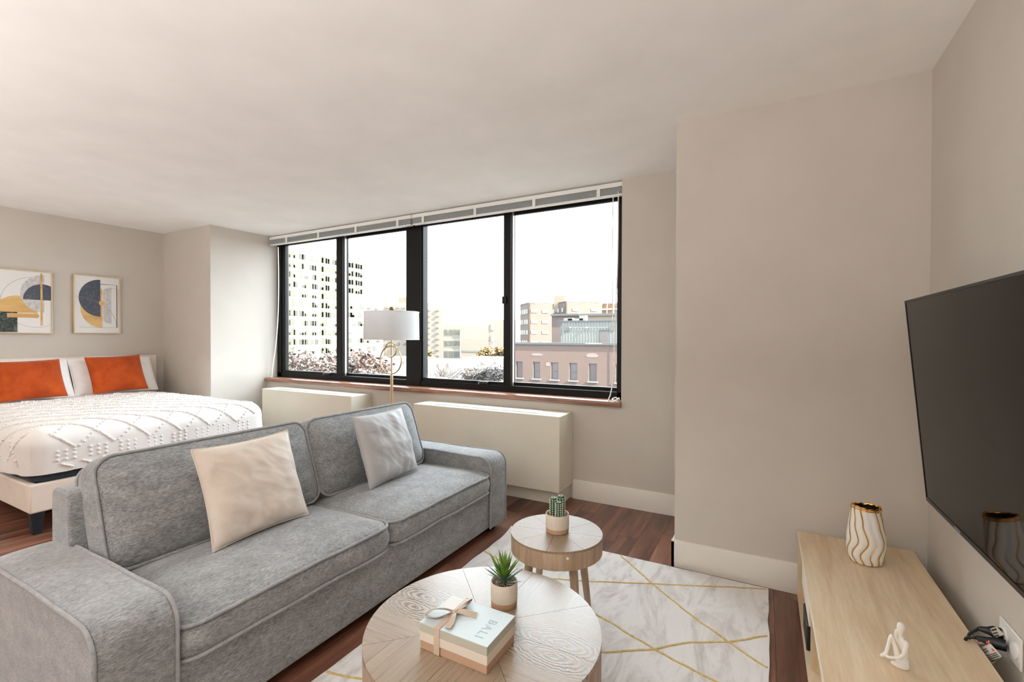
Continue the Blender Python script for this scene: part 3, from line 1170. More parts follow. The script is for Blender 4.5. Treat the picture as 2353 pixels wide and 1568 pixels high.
for k in range(1, 22):
    t = k / 22
    rg = []
    for (x, y, dx, dy) in outline:
        xx, yy = x + (cxm - x) * t, y + (cym - y) * t
        rg.append(Vector((xx, yy, ctop(xx, yy))))
    rings.append(rg)
m.loops(rings, cap0=False, cap1=True)
cov = m.build('coverlet', 'coverlet', origin=(cxm, cym, .40), label='white bed coverlet tufted with diamonds and dots', cat='coverlet', angle=80)
weld(cov)
# tufts of cotton on the coverlet
tf = MB()
ball = sphere_mesh(1, 6, 4)


def tuft(s, t, r, st=(1, 1), ang=0, lift=0.0):
    p, n_ = cover_pt(s, t, r * lift)
    q = n_.to_track_quat('Z', 'Y').to_matrix()
    ca, sa = cos(ang), sin(ang)
    vs = []
    for v in ball.v:
        a, b, c = v[0] * st[0] * r, v[1] * st[1] * r, v[2] * r * .8
        vs.append(p + q @ Vector((a * ca - b * sa, a * sa + b * ca, c)))
    tf.add(vs, ball.f)


P_ = .23
s_end = EX + CR * pi / 2 + .02
rnd = random.Random(3)
for fam in (1, -1):
    for k in range(-18, 32):
        c0 = k * P_
        u = -6.05
        step = .0125 if fam == 1 else .024
        while u < s_end:
            t_ = EY0 - .10 + fam * (u - EX) + c0
            if EY0 - CR * pi / 2 - .1 < t_ < EY1 + CR * pi / 2 + .1:
                ox = max(0, u - EX)
                oy = max(0, t_ - EY1, EY0 - t_)
                if not (ox > 0 and oy > 0):
                    rr = (.0110 if fam == 1 else .0092) * rnd.uniform(.85, 1.2)
                    tuft(u, t_ + rnd.uniform(-.003, .003), rr, lift=.12)
            u += step
# rows of dots on the foot face, then short dashes near the hem
for row, o in enumerate((.235, .265, .295)):
    y = EY0 + .03
    k = 0
    while y < EY1:
        if k % 4 != 3:
            tuft(EX + o, y, .0115)
        y += .045
        k += 1
y = EY0 + .05
while y < EY1:
    for q in range(7):
        tuft(EX + .325 + q * .005, y + q * .010, .009)
    y += .115
tfo = tf.build('tufting', 'coverlet', cov, kind='stuff', angle=80)

# pillows against the headboard
throw('bed_pillow', 'white_cloth', [(-6.17, 1.22, .735), (-6.17, 2.045, .735), (-6.37, 2.04, 1.105), (-6.37, 1.23, 1.105)], .16, 4,
      'white bed pillow behind the orange cushion farther from the window', 'pillow', 'white pillows on the bed', pinch=.015)
throw('bed_pillow', 'white_cloth', [(-6.17, 2.05, .735), (-6.17, 2.80, .735), (-6.37, 2.765, 1.105), (-6.37, 2.045, 1.105)], .16, 5,
      'white bed pillow behind the orange cushion nearest the column', 'pillow', 'white pillows on the bed', pinch=.015)
throw('velvet_cushion', 'orange', [(-6.06, 1.475, .750), (-6.06, 1.965, .755), (-6.24, 1.93, 1.115), (-6.24, 1.46, 1.10)], .15, 6,
      'orange velvet cushion on the bed under the larger picture', 'cushion', 'orange cushions on the bed', pinch=.04)
throw('velvet_cushion', 'orange', [(-6.05, 2.165, .755), (-6.05, 2.655, .765), (-6.23, 2.60, 1.135), (-6.23, 2.125, 1.12)], .15, 8,
      'orange velvet cushion on the bed nearest the column', 'cushion', 'orange cushions on the bed', pinch=.04)

# ------------------------------------------------------------------ pictures on the wall


def arc(cx_, cy_, r, a0, a1, n=28):
    return [(cx_ + r * cos(radians(a0 + (a1 - a0) * k / n)), cy_ + r * sin(radians(a0 + (a1 - a0) * k / n))) for k in range(n + 1)]


class Art:
    """picture on the left wall: local u runs along +y, v along z, both 0..1 of the canvas"""

    def __init__(s, y0, y1, z0, z1, label):
        s.y0, s.y1, s.z0, s.z1 = y0, y1, z0, z1
        s.t = thing('framed_picture', (XL, (y0 + y1) / 2, z0), label, 'picture', 'abstract pictures above the bed')
        d = .034
        f = .009
        m = MB()
        m.box(XL + .003, XL + d, y0, y0 + f, z0, z1)
        m.box(XL + .003, XL + d, y1 - f, y1, z0, z1)
        m.box(XL + .003, XL + d, y0 + f, y1 - f, z0, z0 + f)
        m.box(XL + .003, XL + d, y0 + f, y1 - f, z1 - f, z1)
        m.build('frame', 'art_frame', s.t)
        s.c = B(XL + .003, XL + d - .006, y0 + f, y1 - f, z0 + f, z1 - f).build('canvas', 'art_white', s.t)
        s.x = XL + d - .006
        s.k = 0

    def poly(s, name, pts, mat):
        s.k += 1
        h = .0006 + .00025 * s.k
        P = []
        for (u, v) in pts:
            u, v = min(max(u, .018), .982), min(max(v, .014), .986)
            P.append((s.y0 + u * (s.y1 - s.y0), s.z0 + v * (s.z1 - s.z0)))
        MB().prism(P, s.x - .0005, s.x + h, 'x').build(name, mat, s.c, angle=30)

    def line(s, name, pts, w, mat):
        asp = (s.y1 - s.y0) / (s.z1 - s.z0)
        L, R = [], []
        for i in range(len(pts)):
            a = pts[max(i - 1, 0)]
            b = pts[min(i + 1, len(pts) - 1)]
            dx, dy = (b[0] - a[0]) * asp, b[1] - a[1]
            n = sqrt(dx * dx + dy * dy) + 1e-9
            nx, ny = -dy / n, dx / n
            L.append((pts[i][0] + nx * w / 2 / asp, pts[i][1] + ny * w / 2))
            R.append((pts[i][0] - nx * w / 2 / asp, pts[i][1] - ny * w / 2))
        s.poly(name, L + R[::-1], mat)


def ell(cx_, cy_, rx, ry, a0, a1, n=26):
    return [(cx_ + rx * cos(radians(a0 + (a1 - a0) * k / n)), cy_ + ry * sin(radians(a0 + (a1 - a0) * k / n))) for k in range(n + 1)]


# small portrait picture
A2 = Art(2.135, 2.545, 1.378, 2.008, 'small abstract picture of a navy half disc over a gold one')
A2.poly('grey_stone', [(.62, .77), (.70, .80), (.80, .82), (.80, .17), (.66, .19), (.62, .22)], 'art_grey')
A2.poly('gold_half_disc', ell(.60, .44, .46, .345, 90, 270), 'art_gold')
A2.poly('gold_strip', [(.565, .40), (.605, .40), (.605, .77), (.565, .77)], 'art_gold')
A2.poly('navy_half_disc', ell(.56, .615, .455, .325, 90, 270), 'art_navy')
A2.line('dark_line', [(.56, .865), (.92, .865), (.92, .10)], .010, 'art_dark_line')
A2.line('fine_line', [(.12, .105), (.95, .105), (.95, .80), (.80, .80)], .004, 'art_line')
A2.line('fine_arc', ell(.03, .12, .88, .51, 0, 90), .004, 'art_line')
A2.poly('gold_ball', ell(.585, .53, .06, .042, 0, 360), 'art_gold')
# larger picture cut by the left edge of the photograph
A1 = Art(1.348, 1.968, 1.372, 2.003, 'larger abstract picture of overlapping navy, gold and marble shapes')
A1.line('fine_ring', ell(.80, .50, .40, .40, 90, 400, 60), .004, 'art_line')
A1.poly('gold_half_disc', [(.42, .325)] + ell(.60, .325, .28, .27, 170, 90, 20) + [(.82, .50), (.82, .33)], 'art_gold')
A1.poly('grey_stone', ell(.90, .64, .28, .30, 90, 270), 'art_grey')
A1.poly('navy_half_disc', ell(.88, .54, .23, .255, 0, 180), 'art_navy')
A1.poly('green_marble', [(.02, .02), (.585, .02), (.585, .335), (.02, .335)], 'art_green')
A1.poly('gold_bar', [(.47, .25), (.79, .25), (.79, .315), (.47, .315)], 'art_gold')
A1.poly('gold_stripe', [(.855, .13), (.88, .13), (.88, .97), (.855, .97)], 'art_gold')
A1.poly('gold_ball', ell(.80, .285, .038, .038, 0, 360), 'art_gold')

# ------------------------------------------------------------------ floor lamp
LX, LY = -2.887, 3.1
lamp = thing('floor_lamp', (LX, LY, 0), 'slim gold floor lamp with two rings and a white drum shade', 'lamp')
MB().lathe([(1e-4, 0), (.14, 0), (.14, .012), (.13, .02), (.02, .026), (1e-4, .028)], (LX, LY, 0), 40).build('base', 'gold', lamp)
MB().tube([(LX, LY, .02), (LX, LY, 1.0)], .0125, 14).build('pole', 'gold', lamp)
MB().tube([(LX, LY, 1.0), (LX, LY, 1.57)], .0075, 12).build('upper_pole', 'gold', lamp)


def ring(c, R, r, ax=(1, 0, 0), ay=(0, 0, 1), n=48):
    ax, ay = Vector(ax), Vector(ay)
    return MB().tube([Vector(c) + ax * R * cos(2 * pi * k / n) + ay * R * sin(2 * pi * k / n) for k in range(n)], r, 8, True)


ring((LX, LY - .012, 1.143), .122, .0055).build('large_ring', 'gold', lamp)
ring((LX, LY - .012, 1.232), .064, .0052).build('small_ring', 'gold', lamp)
sh = MB().lathe([(.240, 0), (.236, .242), (.233, .242), (.237, 0)], (LX, LY, 1.323), 56, close=True).build('shade', 'shade', lamp)
for z in (1.323, 1.565):
    ring((LX, LY, z), .238, .003, (1, 0, 0), (0, 1, 0), 56).build('rim', 'white_plastic', sh)
for a in (0, 2.094, 4.189):
    MB().tube([(LX, LY, 1.562), (LX + .236 * cos(a), LY + .236 * sin(a), 1.562)], .002, 6).build('spider_arm', 'brass_dark', lamp)
sphere_mesh(.020, 20, 12).xf(Matrix.Translation((LX, LY, 1.592))).build('finial', 'brass_dark', lamp)
MB().tube([(LX, LY, 1.56), (LX, LY, 1.578)], .006, 8).build('finial_stem', 'brass_dark', lamp)

# ------------------------------------------------------------------ rug
RX0, RX1, RY0, RY1 = -1.534, .026, .50, 2.822
rm = MB()
nx_, ny_ = 50, 74
vs, fs = [], []


def rug_z(x, y):
    z = .011 + .0012 * noise.noise(Vector((x * 9, y * 9, 0)))
    c = max(0, 1 - sqrt((x - RX0) ** 2 + (y - RY1) ** 2) / .16)
    return z + .03 * c * c


def rug_xy(i, j):
    x = RX0 + (RX1 - RX0) * i / nx_
    y = RY0 + (RY1 - RY0) * j / ny_
    if i in (0, nx_):
        x += .006 * noise.noise(Vector((0, y * 7, i)))
    return x, y


for j in range(ny_ + 1):
    for i in range(nx_ + 1):
        x, y = rug_xy(i, j)
        vs.append((x, y, rug_z(x, y)))
n1 = len(vs)
for j in range(ny_ + 1):
    for i in range(nx_ + 1):
        x, y = rug_xy(i, j)
        vs.append((x, y, max(.0008, rug_z(x, y) - .010)))
for j in range(ny_):
    for i in range(nx_):
        a = j * (nx_ + 1) + i
        fs.append((a, a + 1, a + nx_ + 2, a + nx_ + 1))
        fs.append((n1 + a, n1 + a + nx_ + 1, n1 + a + nx_ + 2, n1 + a + 1))
for j in range(ny_):
    for i in (0, nx_):
        a, b = j * (nx_ + 1) + i, (j + 1) * (nx_ + 1) + i
        fs.append((a, b, n1 + b, n1 + a) if i == 0 else (b, a, n1 + a, n1 + b))
for i in range(nx_):
    for j in (0, ny_):
        a, b = j * (nx_ + 1) + i, j * (nx_ + 1) + i + 1
        fs.append((b, a, n1 + a, n1 + b) if j == 0 else (a, b, n1 + b, n1 + a))
rug = MB().add(vs, fs).build('area_rug', 'rug', origin=((RX0 + RX1) / 2, (RY0 + RY1) / 2, 0), label='cream marbled area rug crossed by thin gold lines', cat='rug', angle=60)


def gold_line(pts):
    pts = curve_pts([(x, y, 0) for x, y in pts], 14)
    pts = [Vector((p.x + .006 * noise.noise(Vector((p.y * 14, p.x * 9, 2))), p.y + .006 * noise.noise(Vector((p.x * 14, p.y * 9, 7))), 0)) for p in pts]
    pts = [p for p in pts if RX0 + .004 < p.x < RX1 - .004 and RY0 < p.y < RY1 - .002]
    if len(pts) > 2:
        m = MB().tube([(p.x, p.y, rug_z(p.x, p.y)) for p in pts], .0060, 7)
        m.v = [(v[0], v[1], rug_z(v[0], v[1]) + (v[2] - rug_z(v[0], v[1])) * .55) for v in m.v]
        m.build('gold_line', 'rug_gold', rug)


gold_line([(-.80, 2.85), (-.772, 2.823), (-.524, 2.574), (-.255, 2.335), (.03, 2.13)])
gold_line([(-1.53, 2.15), (-1.022, 2.363), (-.844, 2.43), (-.524, 2.574), (-.036, 2.787), (.03, 2.81)])
gold_line([(-1.54, 2.47), (-1.375, 2.398), (-1.1, 2.30), (-.705, 2.159), (-.414, 2.039), (-.158, 1.958), (.03, 1.90)])
gold_line([(-.9, 1.70), (-.594, 1.909), (-.405, 2.038), (-.32, 2.123), (-.121, 2.252), (.03, 2.385)])
gold_line([(-1.54, 1.27), (-1.40, 1.30), (-1.1, 1.42), (-.9, 1.70)])
gold_line([(-1.54, 1.95), (-1.2, 1.70), (-.9, 1.48), (-.5, 1.25), (.03, .95)])
gold_line([(-1.54, .80), (-1.0, .95), (-.5, 1.25), (.03, 1.50)])

# ------------------------------------------------------------------ round tables


def wedge_top(t, c, R, z0, z1, phase, n=8, mirror0=0, mat='veneer'):
    cx_, cy_ = c
    for k in range(n):
        a0, a1 = phase + 2 * pi * k / n, phase + 2 * pi * (k + 1) / n
        g = .0006 / R
        ns = 14
        pts = [(cx_ + .0015 * cos((a0 + a1) / 2), cy_ + .0015 * sin((a0 + a1) / 2))]
        ang = [None]
        for q in range(ns + 1):
            a = a0 + g + (a1 - a0 - 2 * g) * q / ns
            pts.append((cx_ + R * cos(a), cy_ + R * sin(a)))
        m = MB().prism(pts, z0, z1, 'z')
        o = m.build('veneer_wedge', mat, t, angle=30)
        uvl = o.data.uv_layers.new(name='UVMap')
        off = Vector(OFF[o.name])
        # mirrored at the seams: even wedges measure the angle from their first edge, odd ones from their second
        ref = a0 if (k + mirror0) % 2 == 0 else a1
        sg = 1 if (k + mirror0) % 2 == 0 else -1
        sh_ = 0.0 if k in (0, 7, 3, 4) else 0.45
        for lp in o.data.loops:
            p = o.data.vertices[lp.vertex_index].co + off
            dx, dy = p.x - cx_, p.y - cy_
            r_ = sqrt(dx * dx + dy * dy)
            a = (math.atan2(dy, dx) - ref)
            a = (a + pi) % (2 * pi) - pi
            uvl.data[lp.index].uv = (r_ * cos(a) * .383 / R + sh_, r_ * sin(a) * sg * .383 / R)


ct = thing('coffee_table', (-.81, 1.302, 0), 'large round oak coffee table with inlaid wedge veneer top', 'table', 'round wooden tables on the rug')
CTZ = .40
wedge_top(ct, (-.81, 1.302), .383, CTZ - .012, CTZ, 0.0)
MB().lathe([(.372, -.15), (.382, -.148), (.383, -.012), (.36, -.012), (.355, -.15)], (-.81, 1.302, CTZ), 72, close=True).build('apron', 'oak', ct)
MB().lathe([(1e-4, -.148), (.356, -.148), (.356, -.135), (1e-4, -.135)], (-.81, 1.302, CTZ), 48).build('underside', 'oak', ct)


def splay_leg(t, c, a, r0, r1, z0, z1, w0, w1):
    m = MB()
    x0, y0 = c[0] + r0 * cos(a), c[1] + r0 * sin(a)
    x1, y1 = c[0] + r1 * cos(a), c[1] + r1 * sin(a)
    m.tube([(x0, y0, z0), ((x0 + x1) / 2, (y0 + y1) / 2, (z0 + z1) / 2), (x1, y1, z1)], [w0, (w0 + w1) / 2, w1], 14)
    m.v = [(p[0], p[1], max(p[2], z0)) for p in m.v]
    return m.build('leg', 'oak', t, angle=50)


for k in range(4):
    splay_leg(ct, (-.81, 1.302), pi / 4 + k * pi / 2, .31, .26, .0137, CTZ - .147, .018, .026)

SC = (-.832, 1.965)
STZ = .46
st = thing('side_table', (SC[0], SC[1], 0), 'small round oak side table with four splayed legs', 'table', 'round wooden tables on the rug')
wedge_top(st, SC, .208, STZ - .01, STZ, .2, mat='veneer_satin')
MB().lathe([(.199, -.082), (.207, -.081), (.208, -.010), (.19, -.010), (.188, -.082)], (SC[0], SC[1], STZ), 64, close=True).build('apron', 'oak', st)
MB().lathe([(1e-4, -.080), (.189, -.080), (.189, -.07), (1e-4, -.07)], (SC[0], SC[1], STZ), 48).build('underside', 'oak', st)
for a in (-.62, .95, 2.52, 4.09):
    splay_leg(st, SC, a, .185, .135, .0137, STZ - .079, .013, .020)
p = ony(1305, 1286, 1.79)
dv = Vector((p.x - SC[0], p.y - SC[1], 0)).normalized()
sp = Vector((SC[0], SC[1], p.z)) + dv * .2075
q = dv.to_track_quat('Z', 'Y').to_matrix().to_4x4()
q.translation = sp
MB().lathe([(1e-4, -.002), (.0062, -.002), (.0062, .0015), (.004, .0022), (1e-4, .0012)], n=18).xf(q).build('screw_cap', 'white_plastic', st)


# ------------------------------------------------------------------ gift box
GX0, GX1, GY0, GY1, GZ = -.918, -.677, 1.106, 1.273, CTZ + .0005
gb = thing('gift_box', ((GX0 + GX1) / 2, (GY0 + GY1) / 2, GZ), 'stacked gift box in grey, cream and tan tied with ribbon', 'box')
B(GX0 + .002, GX1 - .002, GY0 + .002, GY1 - .002, GZ, GZ + .026).build('tan_tier', 'box_tan', gb, bevel=.001)
B(GX0, GX1, GY0, GY1, GZ + .026, GZ + .053).build('cream_tier', 'box_cream', gb, bevel=.001)
B(GX0, GX1, GY0, GY1, GZ + .053, GZ + .078).build('lid_side', 'box_side', gb, bevel=.001)
lid = B(GX0, GX1, GY0, GY1, GZ + .078, GZ + .080).build('lid_top', 'box_teal', gb)
gt = GZ + .080
tc = bpy.data.curves.new('lettering', 'FONT')
tc.body = 'BALI'
tc.size = .040
tc.extrude = .0003
tc.space_character = 1.25
tc.align_x = 'CENTER'
to = bpy.data.objects.new('lettering_tmp', tc)
COL.objects.link(to)
bpy.context.view_layer.update()
tm = bpy.data.meshes.new_from_object(to.evaluated_get(bpy.context.evaluated_depsgraph_get()))
bpy.data.objects.remove(to)
tm.materials.clear()
tm.materials.append(MT['box_print'])
lt = bpy.data.objects.new('lettering', tm)
COL.objects.link(lt)
lt.parent = gb
lt.location = Vector((-.735, 1.176, gt + .0004)) - gb.location
lt.rotation_euler = (0, 0, -pi / 2)
# faint photo print on the far half of the lid
B(GX0 + .008, GX0 + .075, GY1 - .075, GY1 - .006, gt, gt + .0003).build('picture_print', plain('pale_lid_print', srgb(216, 214, 208), 0.5), lid)
# ribbon round the box and bow


def strip(pts, w, wd, th=.0012):
    """flat ribbon along pts, width direction wd"""
    pts = [Vector(p) for p in pts]
    rings_ = []
    for i, p in enumerate(pts):
        a, b = pts[max(0, i - 1)], pts[min(len(pts) - 1, i + 1)]
        t = (b - a).normalized()
        d = Vector(wd[i] if isinstance(wd, list) else wd)
        d = (d - t * d.dot(t)).normalized()
        n = t.cross(d)
        ww = w[i] if isinstance(w, list) else w
        rings_.append([p + d * ww / 2 + n * th / 2, p + d * ww / 2 - n * th / 2, p - d * ww / 2 - n * th / 2, p - d * ww / 2 + n * th / 2])
    return MB().loops(rings_)


rbx = -.852
e = .0014
strip([(rbx, GY0 - e, GZ + .001), (rbx, GY0 - e, gt), (rbx, GY0, gt + e), (rbx, 1.19, gt + e), (rbx, GY1, gt + e), (rbx, GY1 + e, gt), (rbx, GY1 + e, GZ + .001)], .020, (1, 0, 0)).build('ribbon_band', 'ribbon', gb, angle=60)
kc = Vector((-.848, 1.188, gt + .008))
k_ = sphere_mesh(1, 14, 8)
k_.v = [(v[0] * .009, v[1] * .008, v[2] * .007) for v in k_.v]
k_.xf(Matrix.Translation(kc)).build('knot', 'ribbon', gb)


def bow(ctrl, widths, wd, name):
    pts = curve_pts(ctrl, 8)
    n = len(pts)
    ws, wds = [], []
    for i in range(n):
        t = i / (n - 1) * (len(widths) - 1)
        a = int(min(t, len(widths) - 2))
        ws.append(widths[a] + (widths[a + 1] - widths[a]) * (t - a))
        wds.append(Vector(wd[a]) + (Vector(wd[a + 1]) - Vector(wd[a])) * (t - a))
    strip(pts, ws, wds).build(name, 'ribbon', gb, angle=70)


K = kc
Zv = (0, 0, 1)
bow([K + Vector((0, 0, 0)), K + Vector((-.025, -.018, .012)), K + Vector((-.062, -.042, .010)), K + Vector((-.068, -.052, -.001)), K + Vector((-.035, -.042, -.004)), K],
    [.008, .016, .022, .022, .018, .008], [(.3, -.3, 1), (.5, -.6, .8), (.5, -.8, .5), (.5, -.8, .4), (.5, -.8, .3), (.3, -.3, 1)], 'bow_loop')
bow([K, K + Vector((.006, .025, .010)), K + Vector((.010, .058, .012)), K + Vector((.006, .076, .004)), K + Vector((.006, .05, -.004)), K],
    [.008, .018, .021, .021, .018, .008], [(1, 0, .4), (1, 0, .4), (1, 0, .2), (1, 0, .1), (1, 0, .2), (1, 0, .4)], 'bow_loop')
bow([K, K + Vector((.012, -.018, .003)), K + Vector((.022, -.045, -.001)), K + Vector((.026, -.070, -.005))], [.008, .016, .020, .021], [(1, .3, 0), (1, .3, .3), (1, .3, 0), (1, .3, .2)], 'ribbon_tail')
bow([K, K + Vector((.024, .008, .004)), K + Vector((.048, .014, .001)), K + Vector((.070, .022, -.003))], [.008, .017, .020, .020], [(-.2, 1, .2), (-.2, 1, .5), (-.2, 1, .3), (-.2, 1, .5)], 'ribbon_tail')


# ------------------------------------------------------------------ potted plants


def pot(t, c, r, h, z):
    prof = [(r * .90, 0), (r * .96, .003), (r * .985, h * .26)]
    MB().lathe(prof + [(r * .9, h * .26), (r * .8, .004)], (c[0], c[1], z), 40, close=True).build('clay_foot', 'clay', t)
    MB().lathe([(r * .985, h * .26), (r, h * .5), (r, h - .003), (r * .97, h), (r * .92, h - .002), (r * .90, h * .8), (r * .9, h * .26)], (c[0], c[1], z), 40, close=True).build('pot', 'speckled', t)
    MB().lathe([(1e-4, h * .84), (r * .5, h * .845), (r * .91, h * .82), (r * .91, h * .80), (1e-4, h * .80)], (c[0], c[1], z), 28).build('soil', 'soil', t)
    g = MB()
    s = sphere_mesh(1, 6, 4)
    rr = random.Random(int(r * 1000))
    for k in range(150):
        a, q = rr.uniform(0, 2 * pi), r * .88 * sqrt(rr.random())
        sz = rr.uniform(.0022, .0042)
        g.add([(c[0] + q * cos(a) + v[0] * sz, c[1] + q * sin(a) + v[1] * sz, z + h * .845 + v[2] * sz) for v in s.v], s.f)
    g.build('pebbles', 'pebble', t, kind='stuff')


PC = (-.806, 1.432)
pp = thing('potted_succulent', (PC[0], PC[1], CTZ), 'spiky green succulent in a speckled pot on the coffee table', 'plant', 'small potted plants')
pot(pp, PC, .0475, .086, CTZ + .0005)


def leaf(t, base, az, el, L, w, mat, curl=.25):
    vs, fs = [], []
    n = 8
    d0 = Vector((cos(az) * cos(el), sin(az) * cos(el), sin(el)))
    side = Vector((-sin(az), cos(az), 0))
    upv = d0.cross(side) * -1
    for k in range(n + 1):
        s = k / n
        c_ = Vector(base) + d0 * L * s + Vector((cos(az), sin(az), 0)) * L * curl * s * s * cos(el) - Vector((0, 0, 1)) * L * curl * .5 * s * s * cos(el)
        ww = w * (sin(pi * (0.12 + .88 * s)) ** .8 + .12) * (1 - s ** 4)
        vs += [c_ + side * ww, c_ + upv * ww * .35 * -1, c_ - side * ww, c_ + upv * ww * .12]
    for k in range(n):
        for q in range(4):
            l = (q + 1) % 4
            fs.append((k * 4 + q, k * 4 + l, k * 4 + 4 + l, k * 4 + 4 + q))
    fs.append((3, 2, 1, 0))
    MB().add(vs, fs).build('leaf', mat, t, angle=60)


rl = random.Random(11)
bz = CTZ + .074
MB().tube([(PC[0], PC[1], bz - .006), (PC[0], PC[1], bz + .03)], [.007, .008], 10).build('stem', 'leaf_dark', pp)
for k in range(34):
    f_ = k / 34
    az = k * 2.39996
    el = radians(20 + 66 * f_ ** .9)
    L = .078 + .02 * sin(pi * f_) + rl.uniform(-.008, .008)
    leaf(pp, (PC[0] + .003 * cos(az), PC[1] + .003 * sin(az), bz + .004 + .026 * f_), az, el, L, .0062, 'leaf' if f_ > .3 else 'leaf_dark', .06)

KC = (-.829, 1.968)
cc = thing('potted_cactus', (KC[0], KC[1], STZ), 'ribbed cactus with white spines in a speckled pot on the side table', 'plant', 'small potted plants')
pot(cc, KC, .0535, .084, STZ + .0005)


def cactus_stem(c, r, z0, z1):
    nr, na = 14, 54
    rings_ = []
    ribs = 9
    for k in range(nr + 1):
        s = k / nr
        rr = r * (.8 + .2 * min(1, s * 5)) * (1 if s < .82 else sqrt(max(0.02, 1 - ((s - .82) / .18) ** 2)))
        rings_.append([(c[0] + rr * (1 + .13 * cos(ribs * a)) * cos(a), c[1] + rr * (1 + .13 * cos(ribs * a)) * sin(a), z0 + (z1 - z0) * s) for a in [2 * pi * q / na for q in range(na)]])
    o = MB().loops(rings_).build('stem', 'cactus', cc, angle=80)
    sp_ = MB()
    b_ = sphere_mesh(1, 5, 3)
    for q in range(ribs):
        a = 2 * pi * q / ribs
        for k in range(9):
            s = .12 + .86 * k / 8
            rr = r * 1.13 * (1 if s < .82 else sqrt(max(0.02, 1 - ((s - .82) / .18) ** 2)))
            pz = z0 + (z1 - z0) * s
            for w_ in range(3):
                sz = .0019
                sp_.add([(c[0] + (rr + .001) * cos(a + .08 * (w_ - 1)) + v[0] * sz, c[1] + (rr + .001) * sin(a + .08 * (w_ - 1)) + v[1] * sz, pz + v[2] * sz * 1.3) for v in b_.v], b_.f)
    sp_.build('spines', 'spine', o, kind='stuff')


kz = STZ + .066
cactus_stem((KC[0] + .012, KC[1] + .012), .0165, kz, kz + .098)
cactus_stem((KC[0] - .018, KC[1] - .004), .0145, kz, kz + .088)
cactus_stem((KC[0] + .014, KC[1] - .014), .0140, kz, kz + .076)

# ------------------------------------------------------------------ tv console
KX0, KX1, KY1, KY0, KZ = .156, .618, 2.808, 1.05, .35
con = thing('tv_console', ((KX0 + KX1) / 2, (KY0 + KY1) / 2, 0), 'low pale oak tv console along the right wall', 'console')
B(KX0 + .003, KX1, KY0, KY1, KZ - .02, KZ).build('top_board', 'console', con)
B(KX0, KX0 + .003, KY0, KY1, KZ - .02, KZ).build('edge_band', 'console_edge', con)
B(KX0 + .002, KX1, KY1 - .018, KY1, .012, KZ - .02).build('side_panel', 'console_dark', con)
B(KX0 + .002, KX1, KY0, KY0 + .018, .012, KZ - .02).build('side_panel', 'console_dark', con)
B(KX0, KX1, KY0 + .018, KY1 - .018, .020, .040).build('bottom_shelf', 'console', con)
B(KX1 - .008, KX1, KY0 + .018, KY1 - .018, .04, KZ - .02).build('back_panel', 'console_edge', con)
B(KX0 + .012, KX1 - .01, 2.16, 2.178, .04, KZ - .02).build('divider', 'console_dark', con)
B(KX0 + .012, KX1 - .01, 1.55, 1.568, .04, KZ - .02).build('divider', 'console_dark', con)
dr = B(KX0 + .006, KX0 + .022, 2.182, 2.56, .20, KZ - .022).build('drawer_front', 'console_edge', con, bevel=.002)
B(KX0 + .022, KX1 - .02, 2.19, 2.55, .205, KZ - .03).build('drawer_box', 'console_edge', con)
for y in (KY0 + .05, KY1 - .09):
    B(KX0 + .03, KX1 - .03, y, y + .04, 0, .021).build('foot', 'black', con)
mb_ = thing('media_box', (.30, 2.29, .04), 'black media box inside the open tv console', 'media box')
B(KX0 + .0, .40, 2.20, 2.385, .09, .192).build('case', 'rubber', mb_, bevel=.004)
for x_ in (.19, .37):
    for y_ in (2.22, 2.36):
        MB().tube([(x_, y_, .0402), (x_, y_, .092)], .008, 10).build('foot', 'rubber', mb_)

# ------------------------------------------------------------------ vase
VX, VY, VZ = .402, 2.565, KZ + .0008
vase = thing('ceramic_vase', (VX, VY, VZ), 'white ceramic vase with wavy gold lines and gold rim', 'vase')
VH, NR = .248, 12


def vprof(s):
    pts = [(0, .052), (.03, .059), (.12, .067), (.3, .0715), (.5, .069), (.7, .063), (.85, .057), (.95, .0535), (1, .0535)]
    for (a, b), (c, d) in zip(pts, pts[1:]):
        if s <= c:
            t = (s - a) / (c - a)
            t = t * t * (3 - 2 * t) if False else t
            return b + (d - b) * t
    return pts[-1][1]


def vph(s):
    pts = [(0, .30), (.15, .10), (.42, .52), (.72, .22), (1, 0)]
    for (a, b), (c, d) in zip(pts, pts[1:]):
        if s <= c:
            t = (s - a) / (c - a)
            t = t * t * (3 - 2 * t)
            return b + (d - b) * t
    return 0


def vpt(a, s, out=0.0):
    r_ = vprof(s)
    c = cos(NR * (a - vph(s)))
    rr = r_ * (1 + .062 * (abs(sin(NR / 2 * (a - vph(s)))) - .6) * (1 - .75 * max(0, (s - .88) / .12))) + out
    z = VH * s
    if s > .9:
        z += .0014 * cos(NR * (a - vph(s)) + pi) * (s - .9) / .1 + .003 * sin(2 * a + .6) * (s - .9) / .1
    return Vector((VX + rr * cos(a), VY + rr * .86 * sin(a), VZ + z))


